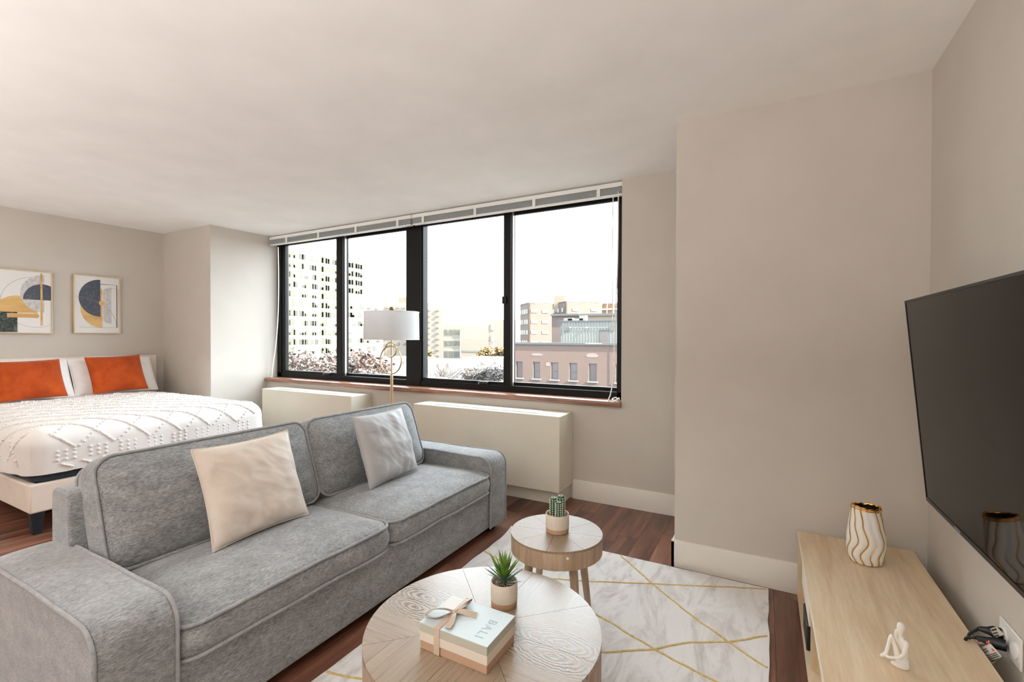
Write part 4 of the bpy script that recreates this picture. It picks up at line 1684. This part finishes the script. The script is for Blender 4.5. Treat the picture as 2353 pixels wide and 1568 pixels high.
NA, NS = 168, 40
rings = [[vpt(2 * pi * q / NA, k / NS) for q in range(NA)] for k in range(NS + 1)]
rings += [[vpt(2 * pi * q / NA, 1.0, -.006) for q in range(NA)]]
MB().loops(rings, True, False).build('body', 'ceramic', vase, angle=80)
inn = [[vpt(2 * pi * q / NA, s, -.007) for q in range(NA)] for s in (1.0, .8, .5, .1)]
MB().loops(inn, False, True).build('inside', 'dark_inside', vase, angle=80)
MB().tube([vpt(2 * pi * q / NA, 1.0, -.003) for q in range(NA)], .0044, 8, True).build('gold_rim', 'gold_bright', vase)
MB().tube([vpt(2 * pi * q / NA, .968, .0002) for q in range(NA)], .0030, 6, True).build('gold_rim_band', 'gold_bright', vase)
MB().tube([vpt(2 * pi * q / NA, .004, .0004) for q in range(NA)], .0014, 6, True).build('gold_foot_line', 'gold_bright', vase)
for k in range(NR):
    s0 = 0 if k % 4 != 1 else 0
    s1 = 1.0 if k % 4 != 1 else .40
    n = 44
    pts, rs = [], []
    for q in range(n + 1):
        s = s0 + (s1 - s0) * q / n
        pts.append(vpt(2 * pi * k / NR + vph(s), s, .0004))
        rs.append(.0030 if s1 == 1 else .0030 * (1 - .7 * q / n))
    MB().tube(pts, rs, 6).build('gold_line', 'gold_bright', vase)

# ------------------------------------------------------------------ figurine (one skinned body)
FG = Vector((.352, 1.785, KZ))
fm = bpy.data.meshes.new('seated_figurine')
JP = {  # name: pixel column, pixel row, depth offset, radius
    'pelvis': (2076, 1527, .012, .0125), 'waist': (2081, 1504, .013, .0085), 'chest': (2075, 1479, .010, .0115), 'neck': (2069, 1460, .010, .0062),
    'jaw': (2068, 1451, .009, .0085), 'head': (2072, 1441, .010, .0125), 'crown': (2070, 1431, .010, .0085),
    'shr': (2084, 1480, -.004, .0075), 'elr': (2077, 1505, -.012, .0052), 'fmr': (2064, 1513, -.014, .0046), 'wrr': (2046, 1512, -.012, .0044), 'har': (2034, 1508, -.006, .0046),
    'shl': (2064, 1472, .018, .0068), 'hal': (2058, 1462, .014, .0045), 'cal': (2061, 1447, .010, .0042),
    'hpl': (2065, 1518, .016, .0105), 'mpl': (2057, 1488, .016, .0062), 'knl': (2048, 1459, .014, .0062), 'shi': (2042, 1480, .010, .0048), 'ftl': (2036, 1503, .004, .0056), 'tol': (2022, 1509, -.004, .0050),
    'hpr': (2080, 1533, -.004, .0115), 'knr': (2064, 1530, -.012, .0095), 'ftr': (2046, 1520, -.008, .0060)}
J = {}
for k, (a, b, c, r_) in JP.items():
    v = ony(a, b, 1.785 + c)
    J[k] = (v.x - FG.x, v.y - FG.y, max(v.z - FG.z, r_ * .9), r_)
ks = list(J)
E_ = [('pelvis', 'waist'), ('waist', 'chest'), ('chest', 'neck'), ('neck', 'jaw'), ('jaw', 'head'), ('head', 'crown'), ('chest', 'shr'), ('shr', 'elr'), ('elr', 'fmr'), ('fmr', 'wrr'), ('wrr', 'har'),
      ('chest', 'shl'), ('shl', 'hal'), ('hal', 'cal'), ('pelvis', 'hpl'), ('hpl', 'mpl'), ('mpl', 'knl'), ('knl', 'shi'), ('shi', 'ftl'), ('ftl', 'tol'), ('pelvis', 'hpr'), ('hpr', 'knr'), ('knr', 'ftr')]
fm.from_pydata([(J[k][0], J[k][1], J[k][2]) for k in ks], [(ks.index(a), ks.index(b)) for a, b in E_], [])
fo = bpy.data.objects.new('seated_figurine', fm)
COL.objects.link(fo)
fo.location = FG
sk = fo.modifiers.new('skin', 'SKIN')
if not fm.skin_vertices:
    fm.skin_vertices.new()
for i, k in enumerate(ks):
    fm.skin_vertices[0].data[i].radius = (J[k][3], J[k][3])
    fm.skin_vertices[0].data[i].use_root = (k == 'pelvis')
sk.use_smooth_shade = True
sb = fo.modifiers.new('sub', 'SUBSURF')
sb.levels = sb.render_levels = 2
fm.materials.append(MT['plaster'])
tag(fo, 'small white figurine seated with one knee drawn up on the console', 'figurine')

# ------------------------------------------------------------------ television
TY1, TY0 = 2.60, 1.10
ta, tb = ony(2078, 692, TY1), ony(2128, 1150, TY1)
upv = (ta - tb)
TH = upv.length
upv.normalize()
nin = Vector((0, 1, 0)).cross(upv)
if nin.x > 0:
    nin = -nin
TT = Matrix((Vector((0, -1, 0)), upv, nin)).transposed().to_4x4()   # x towards the camera, y up the screen, z out of the screen
TT.translation = tb
tv = thing('television', (tb.x, (TY0 + TY1) / 2, tb.z), 'large black flat television tilted down on the right wall', 'television')
W_ = TY1 - TY0


def tvb(x0, x1, y0, y1, z0, z1):
    return MB().box(x0, x1, y0, y1, z0, z1, TT)


tvb(0, W_, 0, TH, -.034, -.004).build('housing', 'tv_body', tv, bevel=.004)
bz_ = MB()
bz_.box(0, .010, .0, TH, -.004, .0, TT)
bz_.box(W_ - .010, W_, 0, TH, -.004, 0, TT)
bz_.box(.010, W_ - .010, TH - .010, TH, -.004, 0, TT)
bz_.box(.010, W_ - .010, 0, .018, -.004, 0, TT)
bz_.build('bezel', 'tv_body', tv, bevel=.001)
tvb(.010, W_ - .010, .018, TH - .010, -.004, -.0022).build('screen', 'tv_screen', tv)
tvb(.085, .145, -.008, .001, -.028, -.006).build('sensor', 'tv_body', tv, bevel=.003)
tvb(.34, .40, .006, .011, 0, .0006).build('logo_mark', 'silver', tv)
tvb(W_ / 2 - .2, W_ / 2 + .2, TH / 2 - .2, TH / 2 + .15, -.05, -.034).build('mount_plate', 'black', tv)
zc = (tb + upv * TH * .5).z
B(XR - .03, XR - .001, (TY0 + TY1) / 2 - .2, (TY0 + TY1) / 2 + .2, zc - .12, zc + .12).build('wall_bracket', 'black', tv)
pm = tb + upv * TH * .5
B(pm.x + .03, XR - .02, (TY0 + TY1) / 2 - .05, (TY0 + TY1) / 2 + .05, zc - .05, zc + .05).build('mount_arm', 'black', tv)

# ------------------------------------------------------------------ outlet and plugs
out = thing('wall_outlet', (XR, 2.01, .358), 'white double outlet plate on the right wall below the television', 'outlet')
B(XR - .007, XR - .0005, 1.935, 2.082, .352, .448).build('cover_plate', 'white_plastic', out, bevel=.004, seg=3)
for y in (2.045, 1.972):
    MB().lathe([(1e-4, 0), (.026, 0), (.026, .004), (.022, .005), (1e-4, .005)], n=32).xf(Matrix.Translation((XR - .007, y, .398)) @ Matrix.Rotation(-pi / 2, 4, 'Y')).build('socket', 'white_plastic', out)


def plug(name, p0, p1, w, label, tail):
    p0, p1 = Vector(p0), Vector(p1)
    t = thing(name, p1, label, 'plug', 'plugs in the wall outlet')
    MB().tube([p0, p0 + (p1 - p0) * .35, p0 + (p1 - p0) * .6, p1], [w, w * 1.05, w * .7, w * .4], 10).build('plug_body', 'rubber', t)
    MB().tube(curve_pts([p1] + tail, 8), .0045, 8).build('cord', 'rubber', t)
    return t


pA = plug('power_plug', (XR - .013, 2.045, .405), (XR - .065, 2.052, .402), .017, 'black power plug with white paper tags in the outlet', [Vector((.600, 2.07, .36)), Vector((.63, 2.10, .30)), Vector((.64, 2.11, .2)), Vector((.65, 2.1, .05))])
pB = plug('power_plug', (XR - .013, 2.012, .385), (XR - .075, 2.035, .378), .017, 'black power plug with warning label hanging below the tagged plug', [Vector((.590, 2.06, .35)), Vector((.63, 2.09, .26)), Vector((.645, 2.05, .04))])


def sheet(name, mat, parent, px_pts, X, th=.0008):
    pts_ = [onx(a, b, x_) for (a, b), x_ in zip(px_pts, X)]
    n_ = (pts_[1] - pts_[0]).cross(pts_[-1] - pts_[0]).normalized()
    MB().loops([[p_ - n_ * th / 2 for p_ in pts_], [p_ + n_ * th / 2 for p_ in pts_]]).build(name, mat, parent)
    return pts_, n_


def on_sheet(pts_, n_, rects, name, mat, parent):
    o0, ux, uy = pts_[0], pts_[1] - pts_[0], pts_[3] - pts_[0]
    if n_.dot(CAM - o0) < 0:
        n_ = -n_
    for (u0, v0, u1, v1) in rects:
        q_ = [o0 + ux * u + uy * v + n_ * .0006 for u, v in ((u0, v0), (u1, v0), (u1, v1), (u0, v1))]
        MB().loops([q_, [p_ + n_ * .0003 for p_ in q_]]).build(name, mat, parent)


sh1 = sheet('paper_tag', 'paper', pA, [(2276, 1445), (2290, 1441), (2308, 1459), (2284, 1468)], (.640, .640, .652, .652))
on_sheet(*sh1, [(.1, .1, .9, .3), (.1, .45, .9, .6), (.1, .72, .9, .9)], 'tag_print', 'print_dark', pA)
sh2 = sheet('warning_label', 'paper', pB, [(2250, 1490), (2276, 1480), (2302, 1509), (2280, 1527)], (.628, .628, .640, .640))
on_sheet(*sh2, [(.1, .5, .9, .54), (.1, .6, .9, .64), (.1, .7, .9, .74), (.1, .82, .8, .88), (.15, .15, .5, .2), (.15, .28, .5, .33)], 'label_print', 'print_dark', pB)
c_ = sh2[0][0] + (sh2[0][1] - sh2[0][0]) * .82 + (sh2[0][3] - sh2[0][0]) * .33
ring(c_ + (CAM - c_).normalized() * .001, .0045, .001, (sh2[0][1] - sh2[0][0]).normalized(), (sh2[0][3] - sh2[0][0]).normalized(), 16).build('warning_mark', 'red', pB)
sh3 = sheet('cord_label', 'paper', pA, [(2238, 1468), (2273, 1473), (2273, 1480), (2247, 1480)], (.622, .632, .632, .622))
for k in (.25, .78):
    c_ = sh3[0][0] + (sh3[0][1] - sh3[0][0]) * k + (sh3[0][3] - sh3[0][0]) * .5
    d_ = (CAM - c_).normalized()
    MB().lathe([(1e-4, 0), (.0045, 0), (.0045, .0005), (1e-4, .0005)], n=16).xf(Matrix.Translation(c_ + d_ * .001) @ d_.to_track_quat('Z', 'Y').to_matrix().to_4x4()).build('red_dot', 'red', pA)

# ------------------------------------------------------------------ unseen fill uplighters, added to bounce light off the ceiling


def uplighter(x, y, label, k=1.0):
    t = thing('uplighter_lamp', (x, y, 0), label, 'lamp', 'uplighter floor lamps behind the camera')
    MB().lathe([(1e-4, 0), (.15, 0), (.15, .015), (.02, .022), (1e-4, .024)], (x, y, 0), 32).build('base', 'gold', t)
    MB().tube([(x, y, .02), (x, y, 1.12)], .011, 10).build('pole', 'gold', t)
    MB().lathe([(.03, 0), (.12, .03), (.19, .085), (.187, .088), (.115, .036), (.03, .008)], (x, y, 1.12), 40, close=True).build('bowl', 'globe', t)
    ld = bpy.data.lights.new('uplighter_bulb', 'AREA')
    ld.shape = 'DISK'
    ld.size = .36
    ld.energy = FILL_W * k
    ld.color = (1.0, .985, .965)
    lo = bpy.data.objects.new('uplighter_bulb', ld)
    COL.objects.link(lo)
    lo.parent = t
    lo.location = (0, 0, 1.215)
    lo.rotation_euler = (pi, 0, 0)
    return t


uplighter(-.6, -1.6, 'tall uplighter floor lamp near the right wall behind the camera', 1.25)
uplighter(-3.1, -1.5, 'tall uplighter floor lamp midway along the room behind the camera', 0.85)
uplighter(-5.4, -1.2, 'tall uplighter floor lamp on the bed side behind the camera', 0.5)


# ------------------------------------------------------------------ outside the window
GZ0 = -15.0
gr_ = struct(B(-700, 600, -60, 900, GZ0 - 1, GZ0), 'ground', 'ext_road', label='pale street level ground outside')


def windows_on(parent, rects, mat, depth_axis, plane, th=.25, name='window', sub=None):
    """rects: (a0, a1, z0, z1) along the facade; plane is the facade coordinate, boxes stand proud by th towards the camera"""
    for (a0, a1, z0, z1) in rects:
        if depth_axis == 'y':
            m_ = B(a0, a1, plane - th, plane + .05, z0, z1)
        else:
            m_ = B(plane - .05, plane + th, a0, a1, z0, z1)
        m_.build(name, mat, parent)


# --- white apartment tower, facade turned to the right
AX = -131.0
tw = thing('apartment_tower', (AX - 10, 108, GZ0), 'tall white apartment tower behind the two left panes', 'building', 'buildings outside the window')
pA0, pA1 = onx(600, 600, AX).y, onx(835, 600, AX).y
zt = onx(700, 560, AX).z
B(AX - 22, AX, pA0 - 30, pA1, GZ0, zt).build('wall', 'ext_white', tw)
zl = onx(835, 690, AX).z
pB0, pB1 = onx(797, 700, AX + 1.5).y, onx(874, 700, AX + 1.5).y
B(AX - 20, AX + 1.5, pB0, pB1, GZ0, zl).build('lower_wall', 'ext_white', tw)
rw = random.Random(5)
cols = [(663, 1.0), (671, 2.0), (679, 1.5), (692, 1.6), (698, 1.4), (704, 1.4), (716, 1.4), (721.5, 1.4), (727, 1.4), (738.5, 1.5), (745, 2.2), (752, 1.5), (757, 1.5), (768, 1.5), (774, 1.5),
        (800, 2.0), (806, 2.0), (814, 2.6), (821, 1.8), (827, 1.8), (832, 1.8)]
for r_i in range(18):
    zc_ = onx(663, 583, AX).z - r_i * 3.05
    if zc_ < GZ0 + 3:
        break
    for ci, (cpx, w) in enumerate(cols):
        yy = onx(cpx, 700, AX).y
        if yy > pB0 - 1 and zc_ < zl + 1.5:
            continue
        strong = ci in (1, 10, 17)
        if not strong and rw.random() < .22:
            continue
        hh = 2.3 if strong else rw.choice((1.7, 1.7, .9))
        B(AX - .05, AX + .12, yy - w / 2, yy + w / 2, zc_ - 1.1, zc_ - 1.1 + hh).build('window', 'tower_glass' if (strong or rw.random() < .7) else 'tower_glass_dark', tw)
for r_i in range(13):
    zc_ = zl - 2.6 - r_i * 3.05
    if zc_ < GZ0 + 2:
        break
    for cpx in (804, 809, 813, 822, 827, 832, 842, 847, 859, 864, 868):
        if rw.random() < .42:
            continue
        yy = onx(cpx, 700, AX + 1.5).y
        B(AX + 1.45, AX + 1.62, yy - .9, yy + .9, zc_ - 1.0, zc_ + rw.choice((.7, -.2))).build('window', 'tower_glass' if rw.random() < .6 else 'tower_glass_dark', tw)


def facade(name, label, px0, px1, pyt, Y, depth, mat, zbot=None, group='buildings outside the window'):
    a, b = ony(px0, pyt, Y), ony(px1, pyt, Y)
    t = thing(name, ((a.x + b.x) / 2, Y + depth / 2, GZ0), label, 'building', group)
    B(a.x, b.x, Y, Y + depth, GZ0 if zbot is None else zbot, (a.z + b.z) / 2).build('wall', mat, t)
    return t


def win_px(t, px0, py0, px1, py1, Y, mat, th=.15, name='window'):
    a, b = ony(px0, py0, Y), ony(px1, py1, Y)
    return B(min(a.x, b.x), max(a.x, b.x), Y - th, Y + .05, min(a.z, b.z), max(a.z, b.z)).build(name, mat, t)


# --- pale towers far behind the lamp
ft = facade('residential_tower', 'hazy beige tower block behind the floor lamp shade', 880, 966, 697, 210, 25, 'ext_cream')
win_px(ft, 916, 684, 945, 697, 211, 'ext_beige', name='roof_house')
for r_i in range(7):
    for cpx in (886, 898, 912, 926):
        win_px(ft, cpx, 704 + r_i * 14, cpx + 6, 709 + r_i * 14, 210, 'ext_beige', .4)
ft2 = facade('residential_tower', 'hazy cream tower block just right of the thick centre mullion', 968, 1019, 709, 200, 25, 'ext_cream')
for r_i in range(9):
    for cpx in (981, 1002):
        win_px(ft2, cpx, 711 + r_i * 13, cpx + 7, 715 + r_i * 13, 200, 'ext_beige', .4)

# --- low beige school-like block with ribbon windows
dl = facade('office_block', 'low beige block with bands of dark windows on its left', 1019, 1124, 748, 140, 20, 'ext_cream')
dt = facade('stair_block', 'beige block with one tall narrow strip of glass', 1124.5, 1186, 735, 140, 20, 'ext_cream')
for (y0, y1) in ((758, 769), (785, 794), (809, 821)):
    for k in range(4):
        x0 = 1020.8 + k * 9.7 + (1.5 if k else 0)
        win_px(dl, x0, y0, x0 + 7.6, y1, 140, 'ext_window_dark')
    win_px(dl, 1020, y0 - 6.5, 1058.5, y0 - .8, 140, 'ext_window_pale', .1, 'spandrel') if y0 > 770 else None
win_px(dl, 1058.5, 758, 1059.3, 822, 140, 'ext_window_pale', .5, 'downpipe')
win_px(dl, 1060, 804, 1113, 809.5, 140, 'ext_window', .1, 'dark_band')  # darker strip painted in place of a shadow across the facade
for (y0, y1) in ((743, 759), (770, 786), (794, 806)):
    win_px(dt, 1129, y0, 1134.6, y1, 140, 'ext_window_pale')
for cpx in (1024, 1042, 1085):
    win_px(dl, cpx, 744, cpx + 6, 748.2, 141, 'ext_window_pale', name='roof_vent')

# --- brown towers standing corner-on


def corner_tower(name, label, pc, pt, Y, la, lb, ang, dark, light, rows, ptl, ncol):
    """vertical edge at pixel column pc; the left face runs back at ang, the right face at ang - 90 degrees"""
    c = ony(pc, pt, Y)
    t = thing(name, (c.x, c.y, GZ0), label, 'building', 'buildings outside the window')
    dl_ = Vector((cos(ang), sin(ang), 0))
    dr_ = Vector((cos(ang - pi / 2), sin(ang - pi / 2), 0))
    th = .4
    for nm, d, L, nrm, mt_ in (('left_wall', dl_, la, -dr_, dark), ('right_wall', dr_, lb, -dl_, light)):
        a = Vector((c.x, c.y, 0))
        b = a + d * L
        m_ = MB()
        q = [a, b, b - nrm * th, a - nrm * th]
        m_.loops([[Vector((p.x, p.y, GZ0)) for p in q], [Vector((p.x, p.y, c.z)) for p in q]])
        m_.build(nm, mt_, t)
    a = Vector((c.x, c.y, 0))
    q = [a, a + dl_ * la, a + dl_ * la + dr_ * lb, a + dr_ * lb]
    MB().loops([[Vector((p.x, p.y, c.z - .5)) for p in q], [Vector((p.x, p.y, c.z - .1)) for p in q]]).build('roof', 'ext_roof', t)
    for r_i in range(rows):
        z = c.z - 2.2 - r_i * 2.6
        for k in range(ncol):
            p = a + dl_ * la * (k + .6) / (ncol + .2) + dr_ * -.06
            T = frame_T((p.x, p.y, z), dl_, (0, 0, 1))
            MB().box(-.42, .42, -.55, .55, -.12, .12, T).build('window', 'ext_white' if (r_i + k) % 3 else 'ext_window_pale', t)
        for k in range(2):
            p = a + dr_ * lb * (k + .5) / 2.2 + dl_ * -.06
            T = frame_T((p.x, p.y, z), dr_, (0, 0, 1))
            MB().box(-.8, .8, -.35, .35, -.12, .12, T).build('window', 'ext_white', t)
    return t


e1 = corner_tower('brick_tower', 'brown brick tower with small windows, left of the roof hut', 1215, 695, 103, 7.8, 6.2, radians(133), 'ext_brick_dark', 'ext_brick_dark', 9, 700, 4)
e2 = corner_tower('brick_tower', 'brown brick tower topped by a pale roof house', 1300, 692, 112, 11.0, 11.5, radians(133), 'ext_brick_dark', 'ext_brick_dark', 8, 697, 3)
p = ony(1290, 692, 116)
B(p.x - 2.2, p.x + 1.0, 116, 119, p.z - 3, p.z + 1.5).build('roof_house', 'ext_beige', e2)

# --- middle brick block behind the roof hut
mbk = facade('brick_block', 'mauve brick block behind the metal roof hut', 1268, 1329.5, 724, 62, 8, 'ext_brick_mid')
win_px(mbk, 1267, 722.5, 1329.5, 725.5, 62, 'ext_grey', .3, 'coping')
mb2 = facade('brick_block', 'pale orange brick block at the right edge of the window', 1330.3, 1460, 724, 62, 8, 'ext_beige')  # right end of the same brick block, its sunlight painted as a paler colour
win_px(mb2, 1330.3, 722, 1460, 724.6, 62, 'ext_grey', .3, 'coping')

# --- building site with orange panels
si = thing('scaffold', (ony(1402, 722, 75).x, 75, ony(1402, 722, 75).z), 'white scaffold with orange panels at the right edge of the window', 'scaffold')
for (x0, y0, x1, y1) in ((1384, 697, 1409, 709), (1412, 697, 1440, 709), (1384, 712, 1394, 721), (1396, 712, 1409, 721), (1412, 712, 1440, 721)):
    win_px(si, x0, y0, x1, y1, 75, 'ext_orange', .1, 'panel')
for xx in (1382, 1395, 1410.5, 1426):
    q_ = ony(xx, 694, 74.8)
    B(q_.x, q_.x + .12, 74.7, 74.85, GZ0, q_.z).build('pole', 'ext_white', si)
for yy in (695, 710, 722):
    win_px(si, 1382, yy, 1440, yy + 1.4, 74.7, 'ext_white', .1, 'ledger')
p0_, p1_ = ony(1375, 724, 74), ony(1375, 655, 74)
MB().tube([p0_, p1_], .06, 6).build('mast', 'ext_window_pale', si)

# --- near brick building with six windows
HY = 43.0
hb_ = thing('brick_building', (-16, HY + 5, GZ0), 'pink brick building with a row of narrow windows, seen through the right pane', 'building', 'buildings outside the window')
hx0, hx1 = ony(1168, 787, HY).x, ony(1470, 787, HY).x
hz = .775
wins = [(1185.5, 1201), (1225, 1241), (1265.8, 1283), (1308.2, 1326.5), (1353, 1371.5), (1414.5, 1433)]
wx = [(ony(a, 850, HY).x, ony(b, 850, HY).x) for a, b in wins]
wz0, wz1 = -2.92, -1.22
edges = [hx0] + [v for w in wx for v in w] + [hx1]
wl = MB()
wl.box(hx0, hx1, HY, HY + .4, wz1, hz - .2)
wl.box(hx0, hx1, HY, HY + .4, GZ0, wz0)
for k in range(0, len(edges), 2):
    wl.box(edges[k], edges[k + 1], HY, HY + .4, wz0, wz1)
wl.build('wall', 'ext_brick', hb_)
B(hx0 - .1, hx1, HY - .12, HY + .55, hz - .22, hz).build('coping', 'ext_grey', hb_)
B(hx0, hx1, HY + .4, HY + 16, hz - .8, hz - .5).build('roof', 'ext_roof', hb_)
B(hx0, hx0 + .4, HY + .4, HY + 16, GZ0, hz - .2).build('side_wall', 'ext_brick', hb_)
for k, (a, b) in enumerate(wx):
    f = MB()
    y0, y1 = HY + .12, HY + .22
    f.box(a, a + .09, y0, y1, wz0, wz1)
    f.box(b - .09, b, y0, y1, wz0, wz1)
    f.box(a + .09, b - .09, y0, y1, wz1 - .12, wz1)
    f.box(a + .09, b - .09, y0, y1, wz0, wz0 + .12)
    f.box(a + .09, b - .09, y0, y1, wz0 + .78, wz0 + .88)
    fo_ = f.build('window', 'ext_frame', hb_)
    B(a + .09, b - .09, y0 + .04, y0 + .06, wz0 + .12, wz1 - .12).build('pane', 'ext_pane', fo_)
    B(a - .12, b + .12, HY - .14, HY + .12, wz0 - .14, wz0).build('window_sill', 'ext_sill', hb_)
B(ony(1400.5, 800, HY).x, ony(1401.5, 800, HY).x, HY - .03, HY + .01, -6, hz - .25).build('expansion_joint', 'ext_grey', hb_)
for (a, b, c, d) in ((1221, 811, 1247, 819), (1347, 811, 1374, 823), (1254, 832, 1264, 843)):
    m_ = MB()
    P0, P1 = ony(a, b, HY), ony(c, d, HY)
    pts_ = [(P0.x + (P1.x - P0.x) * (.5 + .5 * cos(t) * (1 + .12 * sin(3 * t))), P0.z + (P1.z - P0.z) * (.5 + .5 * sin(t) * (1 + .15 * cos(2 * t)))) for t in [2 * pi * q / 20 for q in range(20)]]
    m_.prism(pts_, HY - .012, HY + .01, 'y').build('mortar_patch', plain('mortar_patch', (.105, .085, .078, 1), .9), hb_)

# --- metal roof hut on the brick building
GY_ = HY + 5.0
g0, g1 = ony(1289, 760, GY_).x, ony(1470, 760, GY_).x
gzt, gzb = ony(1350, 739, GY_).z, hz - .5
hut = thing('roof_hut', ((g0 + g1) / 2, GY_ + 2, gzb), 'pale ribbed metal hut on the brick roof with a grey door', 'roof hut')
B(g0, g1, GY_, GY_ + 5, gzb, gzt).build('wall', 'ext_metal', hut)
B(g0 - .15, g1, GY_ - .15, GY_ + 5.1, gzt, gzt + .12).build('roof', 'ext_grey', hut)
rb0 = B(g0, g0 + .09, GY_ - .05, GY_ + .01, gzb, gzt).build('rib', 'ext_metal', hut)
rb_off = .33
k = 1
while g0 + k * rb_off < g1 - .2:
    share(rb0, hut, (k * rb_off, 0, 0))
    k += 1
B(g0 - .06, g0 + .06, GY_ - .08, GY_ + .02, gzb, gzt).build('corner_trim', 'ext_grey', hut)
win_px(hut, 1379, 758.5, 1398, 789, GY_, 'ext_door', .10, 'door')
win_px(hut, 1377, 757.4, 1400, 759.2, GY_, 'ext_grey', .14, 'door_lintel')
for (a, b, c, d) in ((1296, 751, 1308, 762), (1401, 750, 1414, 761)):
    v_ = win_px(hut, a, b, c, d, GY_, 'ext_door', .10, 'vent')
p0_, p1_ = ony(1308, 753, GY_ - .12), ony(1396, 753, GY_ - .12)
MB().tube([p0_, p1_], .025, 6).build('conduit', 'ext_sill', hut)
for xx in (1310, 1346, 1349):
    q_ = ony(xx, 753.5, GY_ - .15)
    sphere_mesh(.1, 8, 6).xf(Matrix.Translation(q_)).build('lamp_globe', 'ext_white', hut)
for (cx_, w, h_) in ((1305, .5, .35), (1322, .9, .28), (1338, .35, .6)):
    q_ = ony(cx_, 738, GY_ + 1)
    B(q_.x - w, q_.x + w, GY_ + 1, GY_ + 1.8, gzt + .1, gzt + .1 + h_).build('roof_vent', 'ext_sill', hut)

# --- low houses in the street
lh = [(972, 1060, 828, 95, 'ext_white', 'white flat roofed house below the bands of dark windows'),
      (1062, 1182, 823, 88, 'ext_white', 'long white parapet below the yellow trees'),
      (1066, 1150, 848, 70, 'ext_brick_mid', 'low mauve brick shed behind the grey shrub'),
      (868, 962, 822, 104, 'ext_white', 'white low house behind the lamp rings'),
      (1148, 1184, 855, 60, 'ext_cream', 'small cream garden shed beside the brick building')]
for (a, b, c, Y, mt_, lab) in lh:
    h_ = facade('low_house', lab, a, b, c, Y, 8, mt_, group='low houses in the street')
    w0 = (b - a)
    if mt_ == 'ext_white':
        win_px(h_, a + w0 * .2, c - 5, a + w0 * .27, c, Y + 1, 'ext_beige', .3, 'chimney')
        win_px(h_, a + w0 * .6, c + 8, a + w0 * .66, c + 15, Y, 'ext_beige', .1, 'window')
        win_px(h_, a + w0 * .35, c + 9, a + w0 * .40, c + 16, Y, 'ext_beige', .1, 'window')
te = thing('roof_terrace', (ony(870, 868, 19).x, 20, GZ0), 'grey green roof ledge at the foot of the second pane', 'roof')
a, b = ony(800, 866, 19), ony(962, 866, 19)
B(a.x, b.x, 19, 21.5, GZ0, a.z - .3).build('wall', 'ext_grey', te)
B(a.x - .1, b.x, 18.9, 21.5, a.z - .3, a.z).build('parapet', 'ext_sill', te)

# --- trees


def tree(name, label, px0, px1, pyt, pyb, Y, mat, nleaf, size, seed, branches=14, group='trees in the street'):
    rr = random.Random(seed)
    a, b = ony(px0, pyt, Y), ony(px1, pyb, Y)
    cx_, w, zt_, zb_ = (a.x + b.x) / 2, abs(b.x - a.x) / 2, a.z, b.z
    t = thing(name, (cx_, Y, GZ0), label, 'tree', group)
    zm = zb_ + (zt_ - zb_) * .3
    MB().tube([(cx_, Y, GZ0), (cx_ + .1, Y, (GZ0 + zm) / 2), (cx_, Y, zm)], [.28, .2, .12], 8).build('trunk', 'bark', t)
    br = MB()
    tips = []
    for k in range(branches):
        u = rr.uniform(-1, 1)
        tip = Vector((cx_ + w * u, Y + rr.uniform(-1, 1) * w * .4, zb_ + (zt_ - zb_) * rr.uniform(.45, 1) * (1 - .45 * u * u)))
        s_ = Vector((cx_ + w * rr.uniform(-.45, .45), Y, zm - rr.uniform(0, 3.0)))
        mid = s_.lerp(tip, .5) + Vector((0, 0, rr.uniform(-.2, .6)))
        br.tube([s_, mid, tip], [.06, .035, .012], 5)
        tips += [tip, mid]
        for q in range(3):
            e_ = tip + Vector((rr.uniform(-1, 1), rr.uniform(-.5, .5), rr.uniform(-.3, 1))) * w * .25
            br.tube([mid.lerp(tip, rr.random()), e_], [.02, .006], 4)
            tips.append(e_)
    br.build('branches', 'bark', t, kind='stuff')
    if nleaf:
        lv = MB()
        for k in range(nleaf):
            c = rr.choice(tips) + Vector((rr.gauss(0, 1), rr.gauss(0, 1), rr.gauss(0, .6))) * w * .12
            d = Vector((rr.uniform(-1, 1), rr.uniform(-1, 1), rr.uniform(-.6, .6))).normalized()
            e1_ = d.orthogonal().normalized()
            s_ = size * rr.uniform(.6, 1.3)
            lv.add([c - d * s_, c + e1_ * s_ * .5, c + d * s_, c - e1_ * s_ * .5], [(0, 1, 2, 3)])
        lv.build('foliage', mat, t, kind='stuff', angle=180)
    return t


tree('red_leaf_tree', 'reddish leafy tree top at the foot of the leftmost pane', 655, 776, 822, 870, 25, 'fol_red', 1500, .16, 1)
tree('red_leaf_tree', 'reddish leafy tree top at the foot of the second pane', 772, 868, 818, 875, 37, 'fol_red', 1700, .24, 2)
tree('yellow_tree', 'yellow autumn tree in front of the beige stair block', 1104, 1140, 803, 826, 124, 'fol_yellow', 900, .5, 3)
tree('yellow_tree', 'yellow autumn tree half hidden by the window mullion', 1136, 1172, 797, 826, 112, 'fol_yellow', 900, .5, 4)
tree('yellow_tree', 'small yellow tree above the white flat roofed house', 981, 992, 806, 820, 122, 'fol_yellow', 300, .4, 8)
tree('bare_tree', 'bare branching tree at the foot of the third pane', 985, 1058, 826, 880, 40, 'fol_grey', 0, .1, 5, 34)
tree('grey_shrub', 'dense grey twiggy tree in front of the low brick shed', 1066, 1150, 846, 885, 46, 'fol_grey', 2600, .14, 6, 30)
